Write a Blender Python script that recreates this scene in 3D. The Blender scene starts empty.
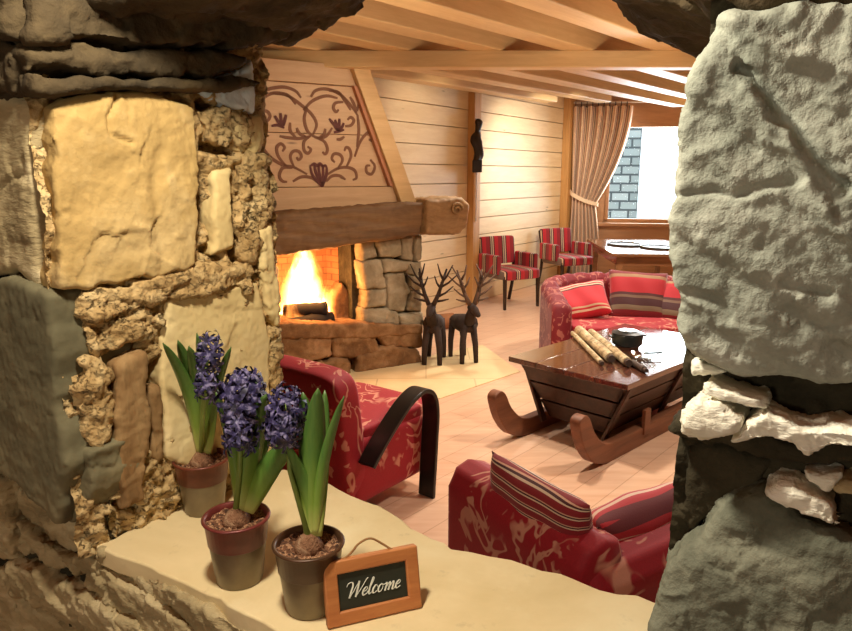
import bpy, bmesh, math, random
import numpy as np
from mathutils import Vector, Matrix
random.seed(5)
S = bpy.context.scene
COL = S.collection
PI = math.pi
# ------------------------------------------------------------------ camera
F, CX, CY, EYE = 680.0, 426.0, 315.5, 1.65
PITCH = math.atan(140 / 680)
cam_d = bpy.data.cameras.new('camera'); cam = bpy.data.objects.new('camera', cam_d); COL.objects.link(cam)
cam.location = (0, 0, EYE); cam.rotation_euler = (PI / 2 - PITCH, 0, 0)
cam_d.sensor_width = 36; cam_d.lens = F / 852 * 36; cam_d.clip_start = .02; cam_d.clip_end = 200
S.camera = cam

def ray(x, y):
    a = (x - CX) / F; b = -(y - CY) / F
    return (a, math.cos(PITCH) + b * math.sin(PITCH), -math.sin(PITCH) + b * math.cos(PITCH))
def at_z(x, y, z):
    r = ray(x, y); t = (z - EYE) / r[2]; return Vector((r[0] * t, r[1] * t, z))
def at_d(x, y, d):
    r = ray(x, y); t = d / r[1]; return Vector((r[0] * t, d, EYE + r[2] * t))
class Plane:
    """vertical plane: origin (x,y), horizontal direction s; n points to the viewer side"""
    def __init__(self, p, d, flip=1):
        self.p = Vector((p[0], p[1], 0)); self.d = Vector((d[0], d[1], 0)).normalized()
        self.n = Vector((self.d.y, -self.d.x, 0)) * flip
    def px(self, x, y):
        r = ray(x, y); D = self.d; P = self.p
        det = -r[0] * D.y + r[1] * D.x
        t = (-P.x * D.y + P.y * D.x) / det
        q = Vector((r[0] * t, r[1] * t, 0)) - self.p
        return (q.dot(self.d), EYE + r[2] * t)
    def w(self, s, z, o=0.0):
        v = self.p + self.d * s + self.n * o; return Vector((v.x, v.y, z))
# ------------------------------------------------------------------ object helpers
def tag(o, label=None, cat=None, group=None, kind=None):
    if label: o['label'] = label
    if cat: o['category'] = cat
    if group: o['group'] = group
    if kind: o['kind'] = kind
    return o
def empty(name, loc=(0, 0, 0), rz=0):
    o = bpy.data.objects.new(name, None); COL.objects.link(o)
    o.location = loc; o.rotation_euler = (0, 0, rz); o.empty_display_size = .1
    return o
def link(name, me, mat=None, parent=None):
    o = bpy.data.objects.new(name, me); COL.objects.link(o)
    if mat: me.materials.append(mat)
    if parent: o.parent = parent
    return o
def copy_tree(o, parent=None):
    c = o.copy(); COL.objects.link(c)
    if parent: c.parent = parent
    for ch in list(o.children): copy_tree(ch, c)
    return c
class MB:
    def __init__(self): self.v = []; self.f = []
    def add(self, vs, fs):
        b = len(self.v); self.v += [tuple(v) for v in vs]; self.f += [tuple(i + b for i in f) for f in fs]
        return self
    def box(self, c, s, M=None):
        x, y, z = s[0] / 2, s[1] / 2, s[2] / 2
        vs = [Vector((i * x, j * y, k * z)) for i in (-1, 1) for j in (-1, 1) for k in (-1, 1)]
        if M is not None: vs = [M @ v for v in vs]
        vs = [v + Vector(c) for v in vs]
        return self.add(vs, [(0, 1, 3, 2), (4, 6, 7, 5), (0, 4, 5, 1), (2, 3, 7, 6), (0, 2, 6, 4), (1, 5, 7, 3)])
    def prism(self, lo, hi):
        n = len(lo)
        fs = [tuple(range(n))[::-1], tuple(range(n, 2 * n))] + [(i, (i + 1) % n, n + (i + 1) % n, n + i) for i in range(n)]
        return self.add(list(lo) + list(hi), fs)
    def tube(self, pts, rad, seg=10, flat=None, up=None):
        """swept tube; rad is a number or list; flat=(w,t) sweeps a rectangle instead"""
        pts = [Vector(p) for p in pts]; n = len(pts); rings = []
        prev = None
        for i, p in enumerate(pts):
            t = (pts[min(i + 1, n - 1)] - pts[max(i - 1, 0)]).normalized()
            if up is not None: a = Vector(up) - t * t.dot(Vector(up))
            elif prev is None: a = t.orthogonal()
            else: a = prev - t * t.dot(prev)
            a.normalize(); prev = a; b = t.cross(a)
            r = rad[i] if isinstance(rad, (list, tuple)) else rad
            if flat: ring = [p + a * (flat[0] / 2 * u) + b * (flat[1] / 2 * w) for u, w in ((-1, -1), (1, -1), (1, 1), (-1, 1))]
            else: ring = [p + (a * math.cos(2 * PI * k / seg) + b * math.sin(2 * PI * k / seg)) * r for k in range(seg)]
            rings.append(ring)
        m = len(rings[0]); vs = [v for r in rings for v in r]; fs = []
        for i in range(n - 1):
            for k in range(m):
                fs.append((i * m + k, i * m + (k + 1) % m, (i + 1) * m + (k + 1) % m, (i + 1) * m + k))
        fs.append(tuple(range(m))[::-1]); fs.append(tuple((n - 1) * m + k for k in range(m)))
        return self.add(vs, fs)
    def lathe(self, prof, seg=32, c=(0, 0, 0)):
        vs = [(c[0] + r * math.cos(2 * PI * k / seg), c[1] + r * math.sin(2 * PI * k / seg), c[2] + z) for r, z in prof for k in range(seg)]
        fs = [(i * seg + k, i * seg + (k + 1) % seg, (i + 1) * seg + (k + 1) % seg, (i + 1) * seg + k) for i in range(len(prof) - 1) for k in range(seg)]
        if prof[0][0] > 1e-5: fs.append(tuple(range(seg))[::-1])
        if prof[-1][0] > 1e-5: fs.append(tuple((len(prof) - 1) * seg + k for k in range(seg)))
        return self.add(vs, fs)
    def grid(self, fn, nu, nv, closed_u=False):
        vs = [fn(i / nu if closed_u else i / (nu - 1), j / (nv - 1)) for i in range(nu) for j in range(nv)]
        fs = []
        for i in range(nu if closed_u else nu - 1):
            for j in range(nv - 1):
                i2 = (i + 1) % nu
                fs.append((i * nv + j, i2 * nv + j, i2 * nv + j + 1, i * nv + j + 1))
        return self.add(vs, fs)
    def build(self, name, mat=None, parent=None, smooth=False, bevel=0, seg=2, subsurf=0, solid=0):
        me = bpy.data.meshes.new(name); me.from_pydata(self.v, [], self.f); me.update()
        bm = bmesh.new(); bm.from_mesh(me); bmesh.ops.remove_doubles(bm, verts=bm.verts, dist=1e-6)
        bmesh.ops.recalc_face_normals(bm, faces=bm.faces); bm.to_mesh(me); bm.free()
        o = link(name, me, mat, parent)
        if smooth: me.polygons.foreach_set('use_smooth', [True] * len(me.polygons))
        if solid:
            m = o.modifiers.new('solid', 'SOLIDIFY'); m.thickness = solid; m.offset = 0
        if bevel:
            m = o.modifiers.new('bevel', 'BEVEL'); m.width = bevel; m.segments = seg; m.limit_method = 'ANGLE'; m.angle_limit = .6; m.harden_normals = True
            me.polygons.foreach_set('use_smooth', [True] * len(me.polygons))
        if subsurf:
            m = o.modifiers.new('sub', 'SUBSURF'); m.levels = subsurf; m.render_levels = subsurf
        return o
def smooth_path(pts, n=6):
    pts = [Vector(p) for p in pts]; out = []
    P = [pts[0] * 2 - pts[1]] + pts + [pts[-1] * 2 - pts[-2]]
    for i in range(1, len(P) - 2):
        for k in range(n):
            t = k / n; a, b, c, d = P[i - 1], P[i], P[i + 1], P[i + 2]
            out.append(.5 * ((2 * b) + (c - a) * t + (2 * a - 5 * b + 4 * c - d) * t * t + (3 * b - a - 3 * c + d) * t ** 3))
    out.append(pts[-1]); return out
# ------------------------------------------------------------------ numpy noise
def _h(ix, iy, iz, seed):
    n = (ix * 374761393 + iy * 668265263 + iz * 2147483647 + seed * 1274126177) & 0xffffffff
    n = ((n ^ (n >> 13)) * 1274126177) & 0xffffffff
    n = ((n ^ (n >> 16)) * 2246822519) & 0xffffffff
    return ((n ^ (n >> 15)) & 0xffffff) / float(0xffffff) * 2 - 1
def vn(P, seed=0):
    I = np.floor(P).astype(np.int64); f = P - I; u = f * f * f * (f * (f * 6 - 15) + 10)
    r = 0
    for a in (0, 1):
        for b in (0, 1):
            for c in (0, 1):
                w = (u[:, 0] if a else 1 - u[:, 0]) * (u[:, 1] if b else 1 - u[:, 1]) * (u[:, 2] if c else 1 - u[:, 2])
                r = r + w * _h(I[:, 0] + a, I[:, 1] + b, I[:, 2] + c, seed)
    return r
def fbm(P, o=4, seed=0, g=.5):
    r = 0; a = 1; t = 0
    for i in range(o):
        r = r + a * vn(P * 2.03 ** i + 17.3 * i, seed + i); t += a; a *= g
    return r / t
def ridged(P, o=4, seed=0, g=.55):
    r = 0; a = 1; t = 0
    for i in range(o):
        r = r + a * (1 - 2 * np.abs(vn(P * 2.03 ** i + 11.7 * i, seed + i))); t += a; a *= g
    return r / t
def terrace(x, k):
    y = x * k; i = np.floor(y); f = y - i
    return (i + np.clip((f - .72) / .28, 0, 1)) / k
def chip(P, seed=0, slope=1.0):
    """piecewise planar facets: one random plane per jittered cell"""
    I = np.floor(P).astype(np.int64); best = np.full(len(P), 1e9); val = np.zeros(len(P))
    for a in (-1, 0, 1):
        for b in (-1, 0, 1):
            for c in (-1, 0, 1):
                ix, iy, iz = I[:, 0] + a, I[:, 1] + b, I[:, 2] + c
                C = np.stack([ix + .5 + .45 * _h(ix, iy, iz, seed), iy + .5 + .45 * _h(ix, iy, iz, seed + 1), iz + .5 + .45 * _h(ix, iy, iz, seed + 2)], 1)
                D = P - C; d2 = (D * D).sum(1)
                G = np.stack([_h(ix, iy, iz, seed + 3), _h(ix, iy, iz, seed + 4), _h(ix, iy, iz, seed + 5)], 1) * slope
                v = (D * G).sum(1) + .35 * _h(ix, iy, iz, seed + 6); m = d2 < best
                best = np.where(m, d2, best); val = np.where(m, v, val)
    return val
# ------------------------------------------------------------------ node materials
class NT:
    def __init__(self, name):
        self.m = bpy.data.materials.new(name); self.m.use_nodes = True
        self.t = self.m.node_tree; self.t.nodes.clear()
        self.out = self.t.nodes.new('ShaderNodeOutputMaterial')
        self.bs = self.t.nodes.new('ShaderNodeBsdfPrincipled')
        self.t.links.new(self.bs.outputs[0], self.out.inputs[0])
        self.tc = self.t.nodes.new('ShaderNodeTexCoord')
        self.obj = self.tc.outputs['Object']
    def n(self, ty, **k):
        nd = self.t.nodes.new(ty)
        for a, b in k.items(): setattr(nd, a, b)
        return nd
    def put(self, sock, v):
        if hasattr(v, 'is_output'): self.t.links.new(v, sock)
        elif isinstance(v, (tuple, list)) and len(v) == 3 and sock.type == 'RGBA': sock.default_value = (*v, 1)
        else: sock.default_value = v
    def vec(self, scale=(1, 1, 1), rot=(0, 0, 0), src=None, loc=(0, 0, 0)):
        m = self.n('ShaderNodeMapping'); self.put(m.inputs[0], src or self.obj)
        m.inputs['Scale'].default_value = scale; m.inputs['Rotation'].default_value = rot; m.inputs['Location'].default_value = loc
        return m.outputs[0]
    def noise(self, scale, detail=4, rough=.55, v=None, dist=0):
        d = self.n('ShaderNodeTexNoise'); self.put(d.inputs['Vector'], v or self.obj)
        d.inputs['Scale'].default_value = scale; d.inputs['Detail'].default_value = detail
        d.inputs['Roughness'].default_value = rough; d.inputs['Distortion'].default_value = dist
        return d.outputs[0]
    def voro(self, scale, v=None, feature='F1', out=0):
        d = self.n('ShaderNodeTexVoronoi', feature=feature); self.put(d.inputs['Vector'], v or self.obj)
        d.inputs['Scale'].default_value = scale; return d.outputs[out]
    def ramp(self, f, stops, mode='LINEAR'):
        r = self.n('ShaderNodeValToRGB'); self.put(r.inputs[0], f); e = r.color_ramp; e.interpolation = mode
        while len(e.elements) < len(stops): e.elements.new(.5)
        for el, (p, c) in zip(e.elements, stops):
            el.position = p; el.color = (*c, 1) if isinstance(c, (tuple, list)) else (c, c, c, 1)
        return r.outputs[0]
    def mix(self, f, a, b, mode='MIX'):
        m = self.n('ShaderNodeMix', data_type='RGBA', blend_type=mode)
        self.put(m.inputs[0], f); self.put(m.inputs[6], a); self.put(m.inputs[7], b); return m.outputs[2]
    def math(self, op, a, b=0.0, c=0.0):
        m = self.n('ShaderNodeMath', operation=op); self.put(m.inputs[0], a); self.put(m.inputs[1], b)
        if op in ('MULTIPLY_ADD', 'PINGPONG'): self.put(m.inputs[2], c)
        return m.outputs[0]
    def xyz(self, v=None):
        s = self.n('ShaderNodeSeparateXYZ'); self.put(s.inputs[0], v or self.obj); return s.outputs
    def bump(self, h, strength=.5, dist=.01, prev=None):
        b = self.n('ShaderNodeBump'); self.put(b.inputs['Height'], h)
        b.inputs['Strength'].default_value = strength; b.inputs['Distance'].default_value = dist
        if prev is not None: self.put(b.inputs['Normal'], prev)
        return b.outputs[0]
    def fin(self, col, rough=.6, bump=None, **kw):
        self.put(self.bs.inputs['Base Color'], col); self.put(self.bs.inputs['Roughness'], rough)
        if bump is not None: self.put(self.bs.inputs['Normal'], bump)
        for k, v in kw.items(): self.put(self.bs.inputs[k.replace('_', ' ')], v)
        return self.m
def rgb(r, g, b):
    f = lambda c: (c / 255 / 12.92) if c / 255 <= .04045 else ((c / 255 + .055) / 1.055) ** 2.4
    return (f(r), f(g), f(b))
def plain(name, col, rough=.6, var=.15, sc=30, **kw):
    t = NT(name); n = t.noise(sc, 4)
    return t.fin(t.mix(n, tuple(c * (1 - var) for c in col), tuple(min(1, c * (1 + var)) for c in col)), rough, t.bump(n, .15, .002), **kw)
def stone(name, a, b, c, sc=6, bump=.6, rough=.92, stretch=(1, 1, 1), rot=(0, 0, 0), grain=60, ridge=.35, pits=0):
    t = NT(name); v = t.vec(stretch, rot)
    n1 = t.noise(sc, 6, .6, v, .4); n2 = t.noise(grain, 5, .65, v); n3 = t.noise(sc * 4, 6, .6, v)
    col = t.ramp(n1, [(.28, a), (.5, b), (.72, c)])
    col = t.mix(t.ramp(n2, [(.3, .0), (.62, .0), (.85, .55)]), col, tuple(x * .45 for x in b))
    col = t.mix(t.ramp(n3, [(.55, 0.), (.75, .45)]), col, c)
    h = t.math('MULTIPLY_ADD', n3, .7, t.math('MULTIPLY', n2, .35))
    bm = t.bump(h, bump, .008)
    rn = t.n('ShaderNodeTexNoise', noise_type='RIDGED_MULTIFRACTAL', normalize=True); t.put(rn.inputs['Vector'], t.vec((1, 1, 1.6), (.4, .5, .6)))
    rn.inputs['Scale'].default_value = sc * 3.2; rn.inputs['Detail'].default_value = 8; rn.inputs['Roughness'].default_value = .62; rn.inputs['Distortion'].default_value = .5
    bm = t.bump(rn.outputs[0], min(1., ridge), .010, bm)
    if pits:
        pm = t.ramp(t.noise(pits, 5, .7, t.vec((1, 1, 1.3)), .6), [(.36, 1.), (.46, 0.)])
        q = t.ramp(t.noise(pits * .15, 3), [(.38, .15), (.6, 1.)]); pm = t.math('MULTIPLY', pm, q)
        col = t.mix(t.math('MULTIPLY', pm, .8), col, tuple(x * .25 for x in a)); bm = t.bump(t.math('SUBTRACT', 1.0, pm), .9, .006, bm)
    return t.fin(col, rough, bm, Specular_IOR_Level=.25)
def wood(name, a, b, stretch=(1.2, 14, 14), rough=.55, bump=.25, knots=False, sc=1.6):
    t = NT(name); v = t.vec(stretch)
    n = t.noise(sc, 6, .6, v, .6); n2 = t.noise(sc * 6, 4, .6, v)
    col = t.mix(t.ramp(n, [(.3, 0.), (.7, 1.)]), a, b)
    col = t.mix(t.math('MULTIPLY', n2, .35), col, tuple(x * .62 for x in a))
    if knots:
        k = t.voro(1.7, t.vec((1, 1, 4.2)))
        col = t.mix(t.ramp(k, [(.03, .8), (.09, 0.)]), col, tuple(x * .35 for x in a))
    return t.fin(col, rough, t.bump(n2, bump, .004))
M = {}
M['block'] = stone('ochre_block_stone', rgb(156, 128, 78), rgb(180, 150, 96), rgb(208, 182, 132), 5, .5, grain=40, ridge=.4)
M['pale'] = stone('pale_smooth_stone', rgb(198, 172, 118), rgb(216, 192, 138), rgb(232, 212, 164), 4, .2, grain=30, ridge=.12)
M['greyslab'] = stone('grey_slab_stone', rgb(88, 83, 63), rgb(112, 106, 82), rgb(142, 131, 100), 4, .25, grain=40)
M['brownstone'] = stone('brown_upright_stone', rgb(110, 82, 52), rgb(144, 112, 74), rgb(180, 150, 106), 6, .6, stretch=(2, 2, .6))
M['mortar'] = stone('ochre_rubble_mortar', rgb(146, 116, 72), rgb(190, 158, 108), rgb(218, 194, 146), 14, 1., grain=110, ridge=.6, pits=95)
M['slate'] = stone('tilted_slate_stone', rgb(132, 116, 84), rgb(176, 158, 120), rgb(214, 198, 160), 6, .8, stretch=(1, 1, 3), rot=(.2, .5, 0))
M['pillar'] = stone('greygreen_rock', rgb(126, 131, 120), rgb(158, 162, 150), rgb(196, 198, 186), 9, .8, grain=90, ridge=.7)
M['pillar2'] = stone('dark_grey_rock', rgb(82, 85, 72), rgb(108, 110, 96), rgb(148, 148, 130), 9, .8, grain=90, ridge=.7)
M['litwhitestone'] = stone('lit_white_flaky_rock', rgb(226, 220, 200), rgb(246, 242, 226), rgb(252, 250, 242), 12, .8, stretch=(1, 1, 3), grain=90)  # white rock, colour raised further to hold light falling from above
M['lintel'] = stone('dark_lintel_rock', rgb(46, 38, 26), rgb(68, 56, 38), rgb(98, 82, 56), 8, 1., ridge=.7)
M['core'] = stone('dark_joint_mortar', rgb(36, 32, 22), rgb(56, 50, 36), rgb(80, 72, 54), 10, 1.)
M['litedge'] = stone('lit_edge_rock', rgb(180, 196, 204), rgb(208, 220, 226), rgb(234, 240, 244), 12, .4)  # light striking the stone edge is put into this blue-white colour
M['sill'] = stone('pale_sill_stone', rgb(214, 192, 144), rgb(230, 210, 166), rgb(242, 228, 190), 3, .3, grain=26, ridge=.2)
M['hearthstone'] = stone('tan_fireplace_stone', rgb(120, 106, 82), rgb(156, 140, 112), rgb(192, 176, 148), 5, .7)
M['rubble'] = stone('brown_hearth_rubble', rgb(96, 66, 40), rgb(130, 94, 60), rgb(168, 130, 92), 6, .8)
def brick_mat():
    t = NT('firebrick'); b = t.n('ShaderNodeTexBrick'); t.put(b.inputs[0], t.vec((1, 1, 1), (PI / 2, 0, 0)))
    b.inputs['Color1'].default_value = (*rgb(170, 110, 72), 1); b.inputs['Color2'].default_value = (*rgb(140, 84, 52), 1)
    b.inputs['Mortar'].default_value = (*rgb(90, 58, 40), 1); b.inputs['Scale'].default_value = 4.5
    b.inputs['Mortar Size'].default_value = .02
    return t.fin(t.mix(.3, b.outputs[0], t.ramp(t.noise(6), [(.3, rgb(90, 56, 36)), (.7, rgb(180, 120, 80))])), .9, t.bump(b.outputs[1], -.5, .01))
M['brick'] = brick_mat()
def tile_mat():
    t = NT('beige_floor_tile'); b = t.n('ShaderNodeTexBrick'); t.put(b.inputs[0], t.obj); b.offset = .5
    b.inputs['Color1'].default_value = (*rgb(226, 200, 150), 1); b.inputs['Color2'].default_value = (*rgb(214, 186, 138), 1)
    b.inputs['Mortar'].default_value = (*rgb(186, 156, 112), 1); b.inputs['Scale'].default_value = 1.
    b.inputs['Mortar Size'].default_value = .006; b.inputs['Brick Width'].default_value = .8; b.inputs['Row Height'].default_value = .6
    return t.fin(t.mix(.3, b.outputs[0], t.ramp(t.noise(5), [(.3, rgb(206, 176, 126)), (.7, rgb(236, 214, 170))])), .5, t.bump(t.noise(30), .1, .003))
M['tile'] = tile_mat()
def floor_mat():
    t = NT('pinkish_plank_floor'); b = t.n('ShaderNodeTexBrick'); t.put(b.inputs[0], t.vec((1, 1, 1), (0, 0, -.86))); b.offset = .37
    b.inputs['Color1'].default_value = (*rgb(222, 182, 150), 1); b.inputs['Color2'].default_value = (*rgb(212, 168, 136), 1)
    b.inputs['Mortar'].default_value = (*rgb(160, 108, 76), 1); b.inputs['Scale'].default_value = 1.
    b.inputs['Mortar Size'].default_value = .003; b.inputs['Brick Width'].default_value = 1.8; b.inputs['Row Height'].default_value = .16
    n = t.noise(2.2, 6, .6, t.vec((1.2, 10, 1), (0, 0, -.86)))
    return t.fin(t.mix(.45, b.outputs[0], t.ramp(n, [(.3, rgb(202, 154, 120)), (.7, rgb(234, 200, 170))])), .32, t.bump(b.outputs[1], -.15, .002))
M['floor'] = floor_mat()
M['plank'] = wood('pale_pine_planks', rgb(222, 194, 150), rgb(238, 216, 176), (1.1, 9, 9), .5, .15, knots=True)
M['plankhood'] = wood('hood_pine_boards', rgb(196, 158, 118), rgb(216, 182, 142), (1.1, 9, 9), .55, .15, knots=True)
M['post'] = wood('honey_post_wood', rgb(190, 138, 78), rgb(216, 168, 104), (12, 12, 1.1), .5, .2)
M['joist'] = wood('ceiling_joist_wood', rgb(210, 172, 118), rgb(230, 196, 142), (1.1, 12, 12), .5, .2)
M['ceil'] = wood('ceiling_board_wood', rgb(158, 92, 56), rgb(180, 112, 70), (1.1, 8, 8), .6, .15)
M['reveal'] = wood('reddish_reveal_wood', rgb(186, 122, 88), rgb(204, 146, 108), (12, 12, 1.1), .6, .2)
M['mantel'] = wood('rough_mantel_log', rgb(96, 68, 40), rgb(138, 104, 66), (1., 9, 9), .7, .8)
M['mantelend'] = wood('mantel_end_grain', rgb(140, 106, 66), rgb(186, 150, 104), (3, 9, 9), .7, .6)
M['darkwood'] = wood('dark_chair_wood', rgb(36, 22, 16), rgb(58, 38, 28), (8, 8, 1.2), .35, .1)
M['blackwood'] = wood('black_bentwood', rgb(20, 18, 16), rgb(36, 32, 28), (8, 1.2, 1.2), .3, .1)
M['sledwood'] = wood('aged_sled_wood', rgb(50, 32, 24), rgb(84, 56, 42), (1.2, 12, 12), .38, .4)
M['sledtop'] = wood('varnished_sled_top', rgb(74, 42, 32), rgb(104, 62, 46), (1.2, 10, 10), .13, .02)
M['sledtop'].node_tree.nodes['Principled BSDF'].inputs['Coat Weight'].default_value = 1
M['sledtop'].node_tree.nodes['Principled BSDF'].inputs['Coat Roughness'].default_value = .08
M['sledtop'].node_tree.nodes['Principled BSDF'].inputs['Coat IOR'].default_value = 1.8
M['runner'] = wood('worn_runner_wood', rgb(104, 62, 40), rgb(146, 94, 64), (1.2, 12, 12), .5, .3)
M['tablewood'] = wood('brown_table_wood', rgb(126, 84, 54), rgb(162, 114, 76), (1.2, 10, 10), .14, .02)
M['windowwood'] = wood('window_frame_wood', rgb(170, 124, 86), rgb(196, 150, 108), (1.2, 10, 10), .5, .1)
M['charcoal'] = plain('charred_log_bark', (.012, .009, .008), .9, .5, 40)
M['twig'] = plain('dark_twig_bark', rgb(52, 36, 28), .85, .5, 50)
M['twigtip'] = plain('grey_brown_twig', rgb(104, 78, 60), .85, .4, 50)
M['stump'] = plain('brown_stump_bark', rgb(146, 92, 52), .8, .3, 30)
M['blackmetal'] = plain('black_enamel', rgb(30, 34, 32), .3, .2, 20)
M['steel'] = plain('brushed_steel', rgb(190, 190, 186), .25, .05, 20, Metallic=.9)
M['scroll'] = stone('speckled_birch_roll', rgb(120, 94, 66), rgb(190, 166, 126), rgb(222, 204, 168), 14, .3, .7, grain=60, ridge=.2, pits=40)
M['scrolldark'] = plain('dark_roll_end', rgb(70, 54, 44), .6, .4, 60)
M['ornament'] = plain('brown_painted_scrollwork', rgb(124, 82, 56), .7, .25, 60)
M['ornamentdark'] = plain('dark_red_paint', rgb(96, 48, 42), .7, .25, 60)
M['whitechalk'] = plain('white_chalk', rgb(232, 232, 220), .8, .1, 200)
M['slateboard'] = plain('black_slate_board', rgb(34, 38, 30), .55, .25, 14)
M['signwood'] = wood('orange_sign_frame', rgb(176, 104, 58), rgb(206, 136, 80), (6, 40, 40), .45, .1)
M['string'] = plain('brown_twisted_string', rgb(150, 108, 66), .9, .3, 300)
M['rod'] = plain('pale_curtain_rod', rgb(226, 214, 196), .4, .05, 20)
M['ring'] = plain('dark_curtain_ring', rgb(50, 34, 26), .4, .2, 20)
M['bulb'] = stone('papery_bulb', rgb(96, 62, 44), rgb(136, 96, 70), rgb(180, 146, 116), 60, .8, .7, stretch=(1, 1, .3), grain=300)
M['stem'] = plain('pale_green_stem', rgb(130, 150, 70), .5, .2, 40)
M['paper'] = plain('dark_table_mat', rgb(92, 84, 76), .4, .15, 20)
M['white'] = plain('white_plaster', rgb(228, 214, 190), .8, .05, 8)
M['hallwall'] = plain('dark_hall_plaster', rgb(110, 92, 70), .9, .1, 8)
M['figure'] = plain('dark_carved_wood', rgb(40, 30, 24), .5, .3, 30)
def soil_mat():
    t = NT('bark_chip_soil'); c = t.voro(300, out=1); s = t.xyz(c)[0]
    return t.fin(t.ramp(s, [(.1, rgb(70, 44, 30)), (.5, rgb(122, 80, 54)), (.9, rgb(180, 136, 102))]), .9, t.bump(t.voro(300), .8, .004))
M['soil'] = soil_mat()
def pot_mat(name, c1, c2):
    t = NT(name); n = t.noise(22, 4)
    return t.fin(t.ramp(n, [(.35, c1), (.7, c2)]), .35, t.bump(t.noise(60), .1, .002), Metallic=.25)
M['potband'] = pot_mat('rusty_red_pot_band', rgb(84, 38, 28), rgb(130, 66, 48))
M['potband2'] = pot_mat('brown_pot_band', rgb(66, 44, 30), rgb(92, 62, 42))
M['potband3'] = pot_mat('crimson_pot_band', rgb(92, 40, 38), rgb(132, 58, 54))
M['potgrey'] = pot_mat('grey_pot_body', rgb(112, 98, 76), rgb(136, 122, 94))
def leaf_mat():
    t = NT('hyacinth_leaf'); s = t.n('ShaderNodeAttribute', attribute_name='grow').outputs['Fac']
    n = t.noise(40, 3, .5, t.vec((6, 6, 1)))
    col = t.ramp(s, [(0., rgb(196, 196, 112)), (.22, rgb(120, 150, 56)), (.55, rgb(66, 112, 44)), (1., rgb(44, 84, 38))])
    return t.fin(t.mix(t.math('MULTIPLY', n, .3), col, rgb(150, 170, 80)), .4, t.bump(n, .1, .002), Subsurface_Weight=.1, Subsurface_Radius=(.01, .02, .005))
M['leaf'] = leaf_mat()
def petal_mat():
    t = NT('violet_hyacinth_petal'); n = t.noise(120, 3)
    return t.fin(t.ramp(n, [(.36, rgb(26, 22, 48)), (.52, rgb(56, 50, 96)), (.66, rgb(140, 132, 172))]), .5)
M['petal'] = petal_mat()
def red_mat(name, base, dark, pat, sc=5.5):
    t = NT(name)
    a = t.noise(sc, 2, .5, t.vec((1, 1, .7)), 1.4); b = t.noise(sc * .55, 2, .5, t.vec((1, 1, 1), (.3, .5, 0), loc=(3, 1, 2)), .8)
    line = t.ramp(t.math('ABSOLUTE', t.math('SUBTRACT', a, .5)), [(.0, 1.), (.02, 1.), (.035, 0.)])
    mask = t.math('MULTIPLY', line, t.ramp(b, [(.46, 0.), (.5, 1.)]))
    blot = t.ramp(t.noise(sc * 1.6, 2, .5, None, 1.2), [(.63, 0.), (.66, .85)])
    mask = t.math('MAXIMUM', mask, blot)
    f = t.noise(160, 2)
    return t.fin(t.mix(mask, t.mix(f, base, dark), pat), .7, t.bump(f, .25, .002), Sheen_Weight=.12, Sheen_Roughness=.4)
M['red'] = red_mat('red_twig_upholstery', rgb(176, 20, 36), rgb(140, 10, 26), rgb(206, 136, 112))
M['redfine'] = red_mat('red_patterned_upholstery', rgb(136, 18, 32), rgb(100, 10, 22), rgb(170, 98, 84), 8)
def stripe_mat(name, stops, freq, axis=0, sheen=.2, off=100.0):
    t = NT(name); x = t.xyz()[axis]
    f = t.math('FRACT', t.math('MULTIPLY_ADD', x, freq, off)); n = t.noise(180, 2)
    # ramp input order: x*freq+100
    return t.fin(t.ramp(f, stops, 'CONSTANT'), .75, t.bump(n, .3, .002), Sheen_Weight=sheen)
RD, DK, CR, GD, PK = rgb(184, 24, 38), rgb(60, 20, 24), rgb(226, 196, 160), rgb(176, 140, 96), rgb(206, 70, 76)
M['stripe'] = stripe_mat('crimson_striped_chair_fabric', [(0, RD), (.3, DK), (.38, CR), (.44, rgb(120, 100, 90)), (.56, CR), (.6, DK), (.68, rgb(140, 20, 32))], 5.2)
M['stripeside'] = stripe_mat('crimson_striped_arm_fabric', [(0, RD), (.3, DK), (.38, CR), (.44, rgb(120, 100, 90)), (.56, CR), (.6, DK), (.68, rgb(140, 20, 32))], 4.2, 1)
M['cushA'] = stripe_mat('narrow_striped_fabric', [(0, rgb(150, 30, 38)), (.35, rgb(232, 200, 170)), (.48, rgb(80, 22, 24)), (.62, rgb(226, 170, 140)), (.72, rgb(150, 30, 38))], 34, 1)
M['cushB'] = stripe_mat('broad_striped_fabric', [(0, RD), (.34, rgb(160, 120, 84)), (.42, rgb(120, 18, 28)), (.62, rgb(128, 110, 84)), (.72, rgb(70, 24, 26)), (.88, rgb(120, 90, 70)), (.94, rgb(80, 26, 26))], 2.3, 1)
M['cushC'] = stripe_mat('red_edge_striped_fabric', [(0, rgb(196, 28, 42)), (.06, CR), (.1, rgb(196, 28, 42)), (.14, rgb(196, 156, 120)), (.18, rgb(196, 28, 42)), (.72, rgb(90, 22, 28)), (.76, rgb(220, 180, 150)), (.8, rgb(196, 28, 42)), (.84, rgb(232, 196, 170)), (.88, rgb(196, 28, 42)), (.92, rgb(110, 22, 30)), (.95, rgb(196, 28, 42))], 2.6, 1, off=100.5)
M['plainred'] = plain('plain_red_velvet', rgb(200, 30, 40), .7, .15, 60, Sheen_Weight=.3)
def curtain_mat():
    t = NT('striped_curtain_cloth'); uv = t.xyz(t.tc.outputs['UV']); f = t.math('FRACT', t.math('MULTIPLY', uv[0], 7.3))
    col = t.ramp(f, [(0, rgb(238, 214, 182)), (.22, rgb(190, 132, 96)), (.3, rgb(246, 228, 200)), (.46, rgb(140, 70, 52)), (.54, rgb(230, 198, 160)), (.68, rgb(130, 106, 88)), (.76, rgb(244, 222, 192)), (.9, rgb(206, 150, 116))], 'CONSTANT')
    return t.fin(col, .8, t.bump(t.noise(200), .2, .002), Sheen_Weight=.2)
M['curtain'] = curtain_mat()
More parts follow.
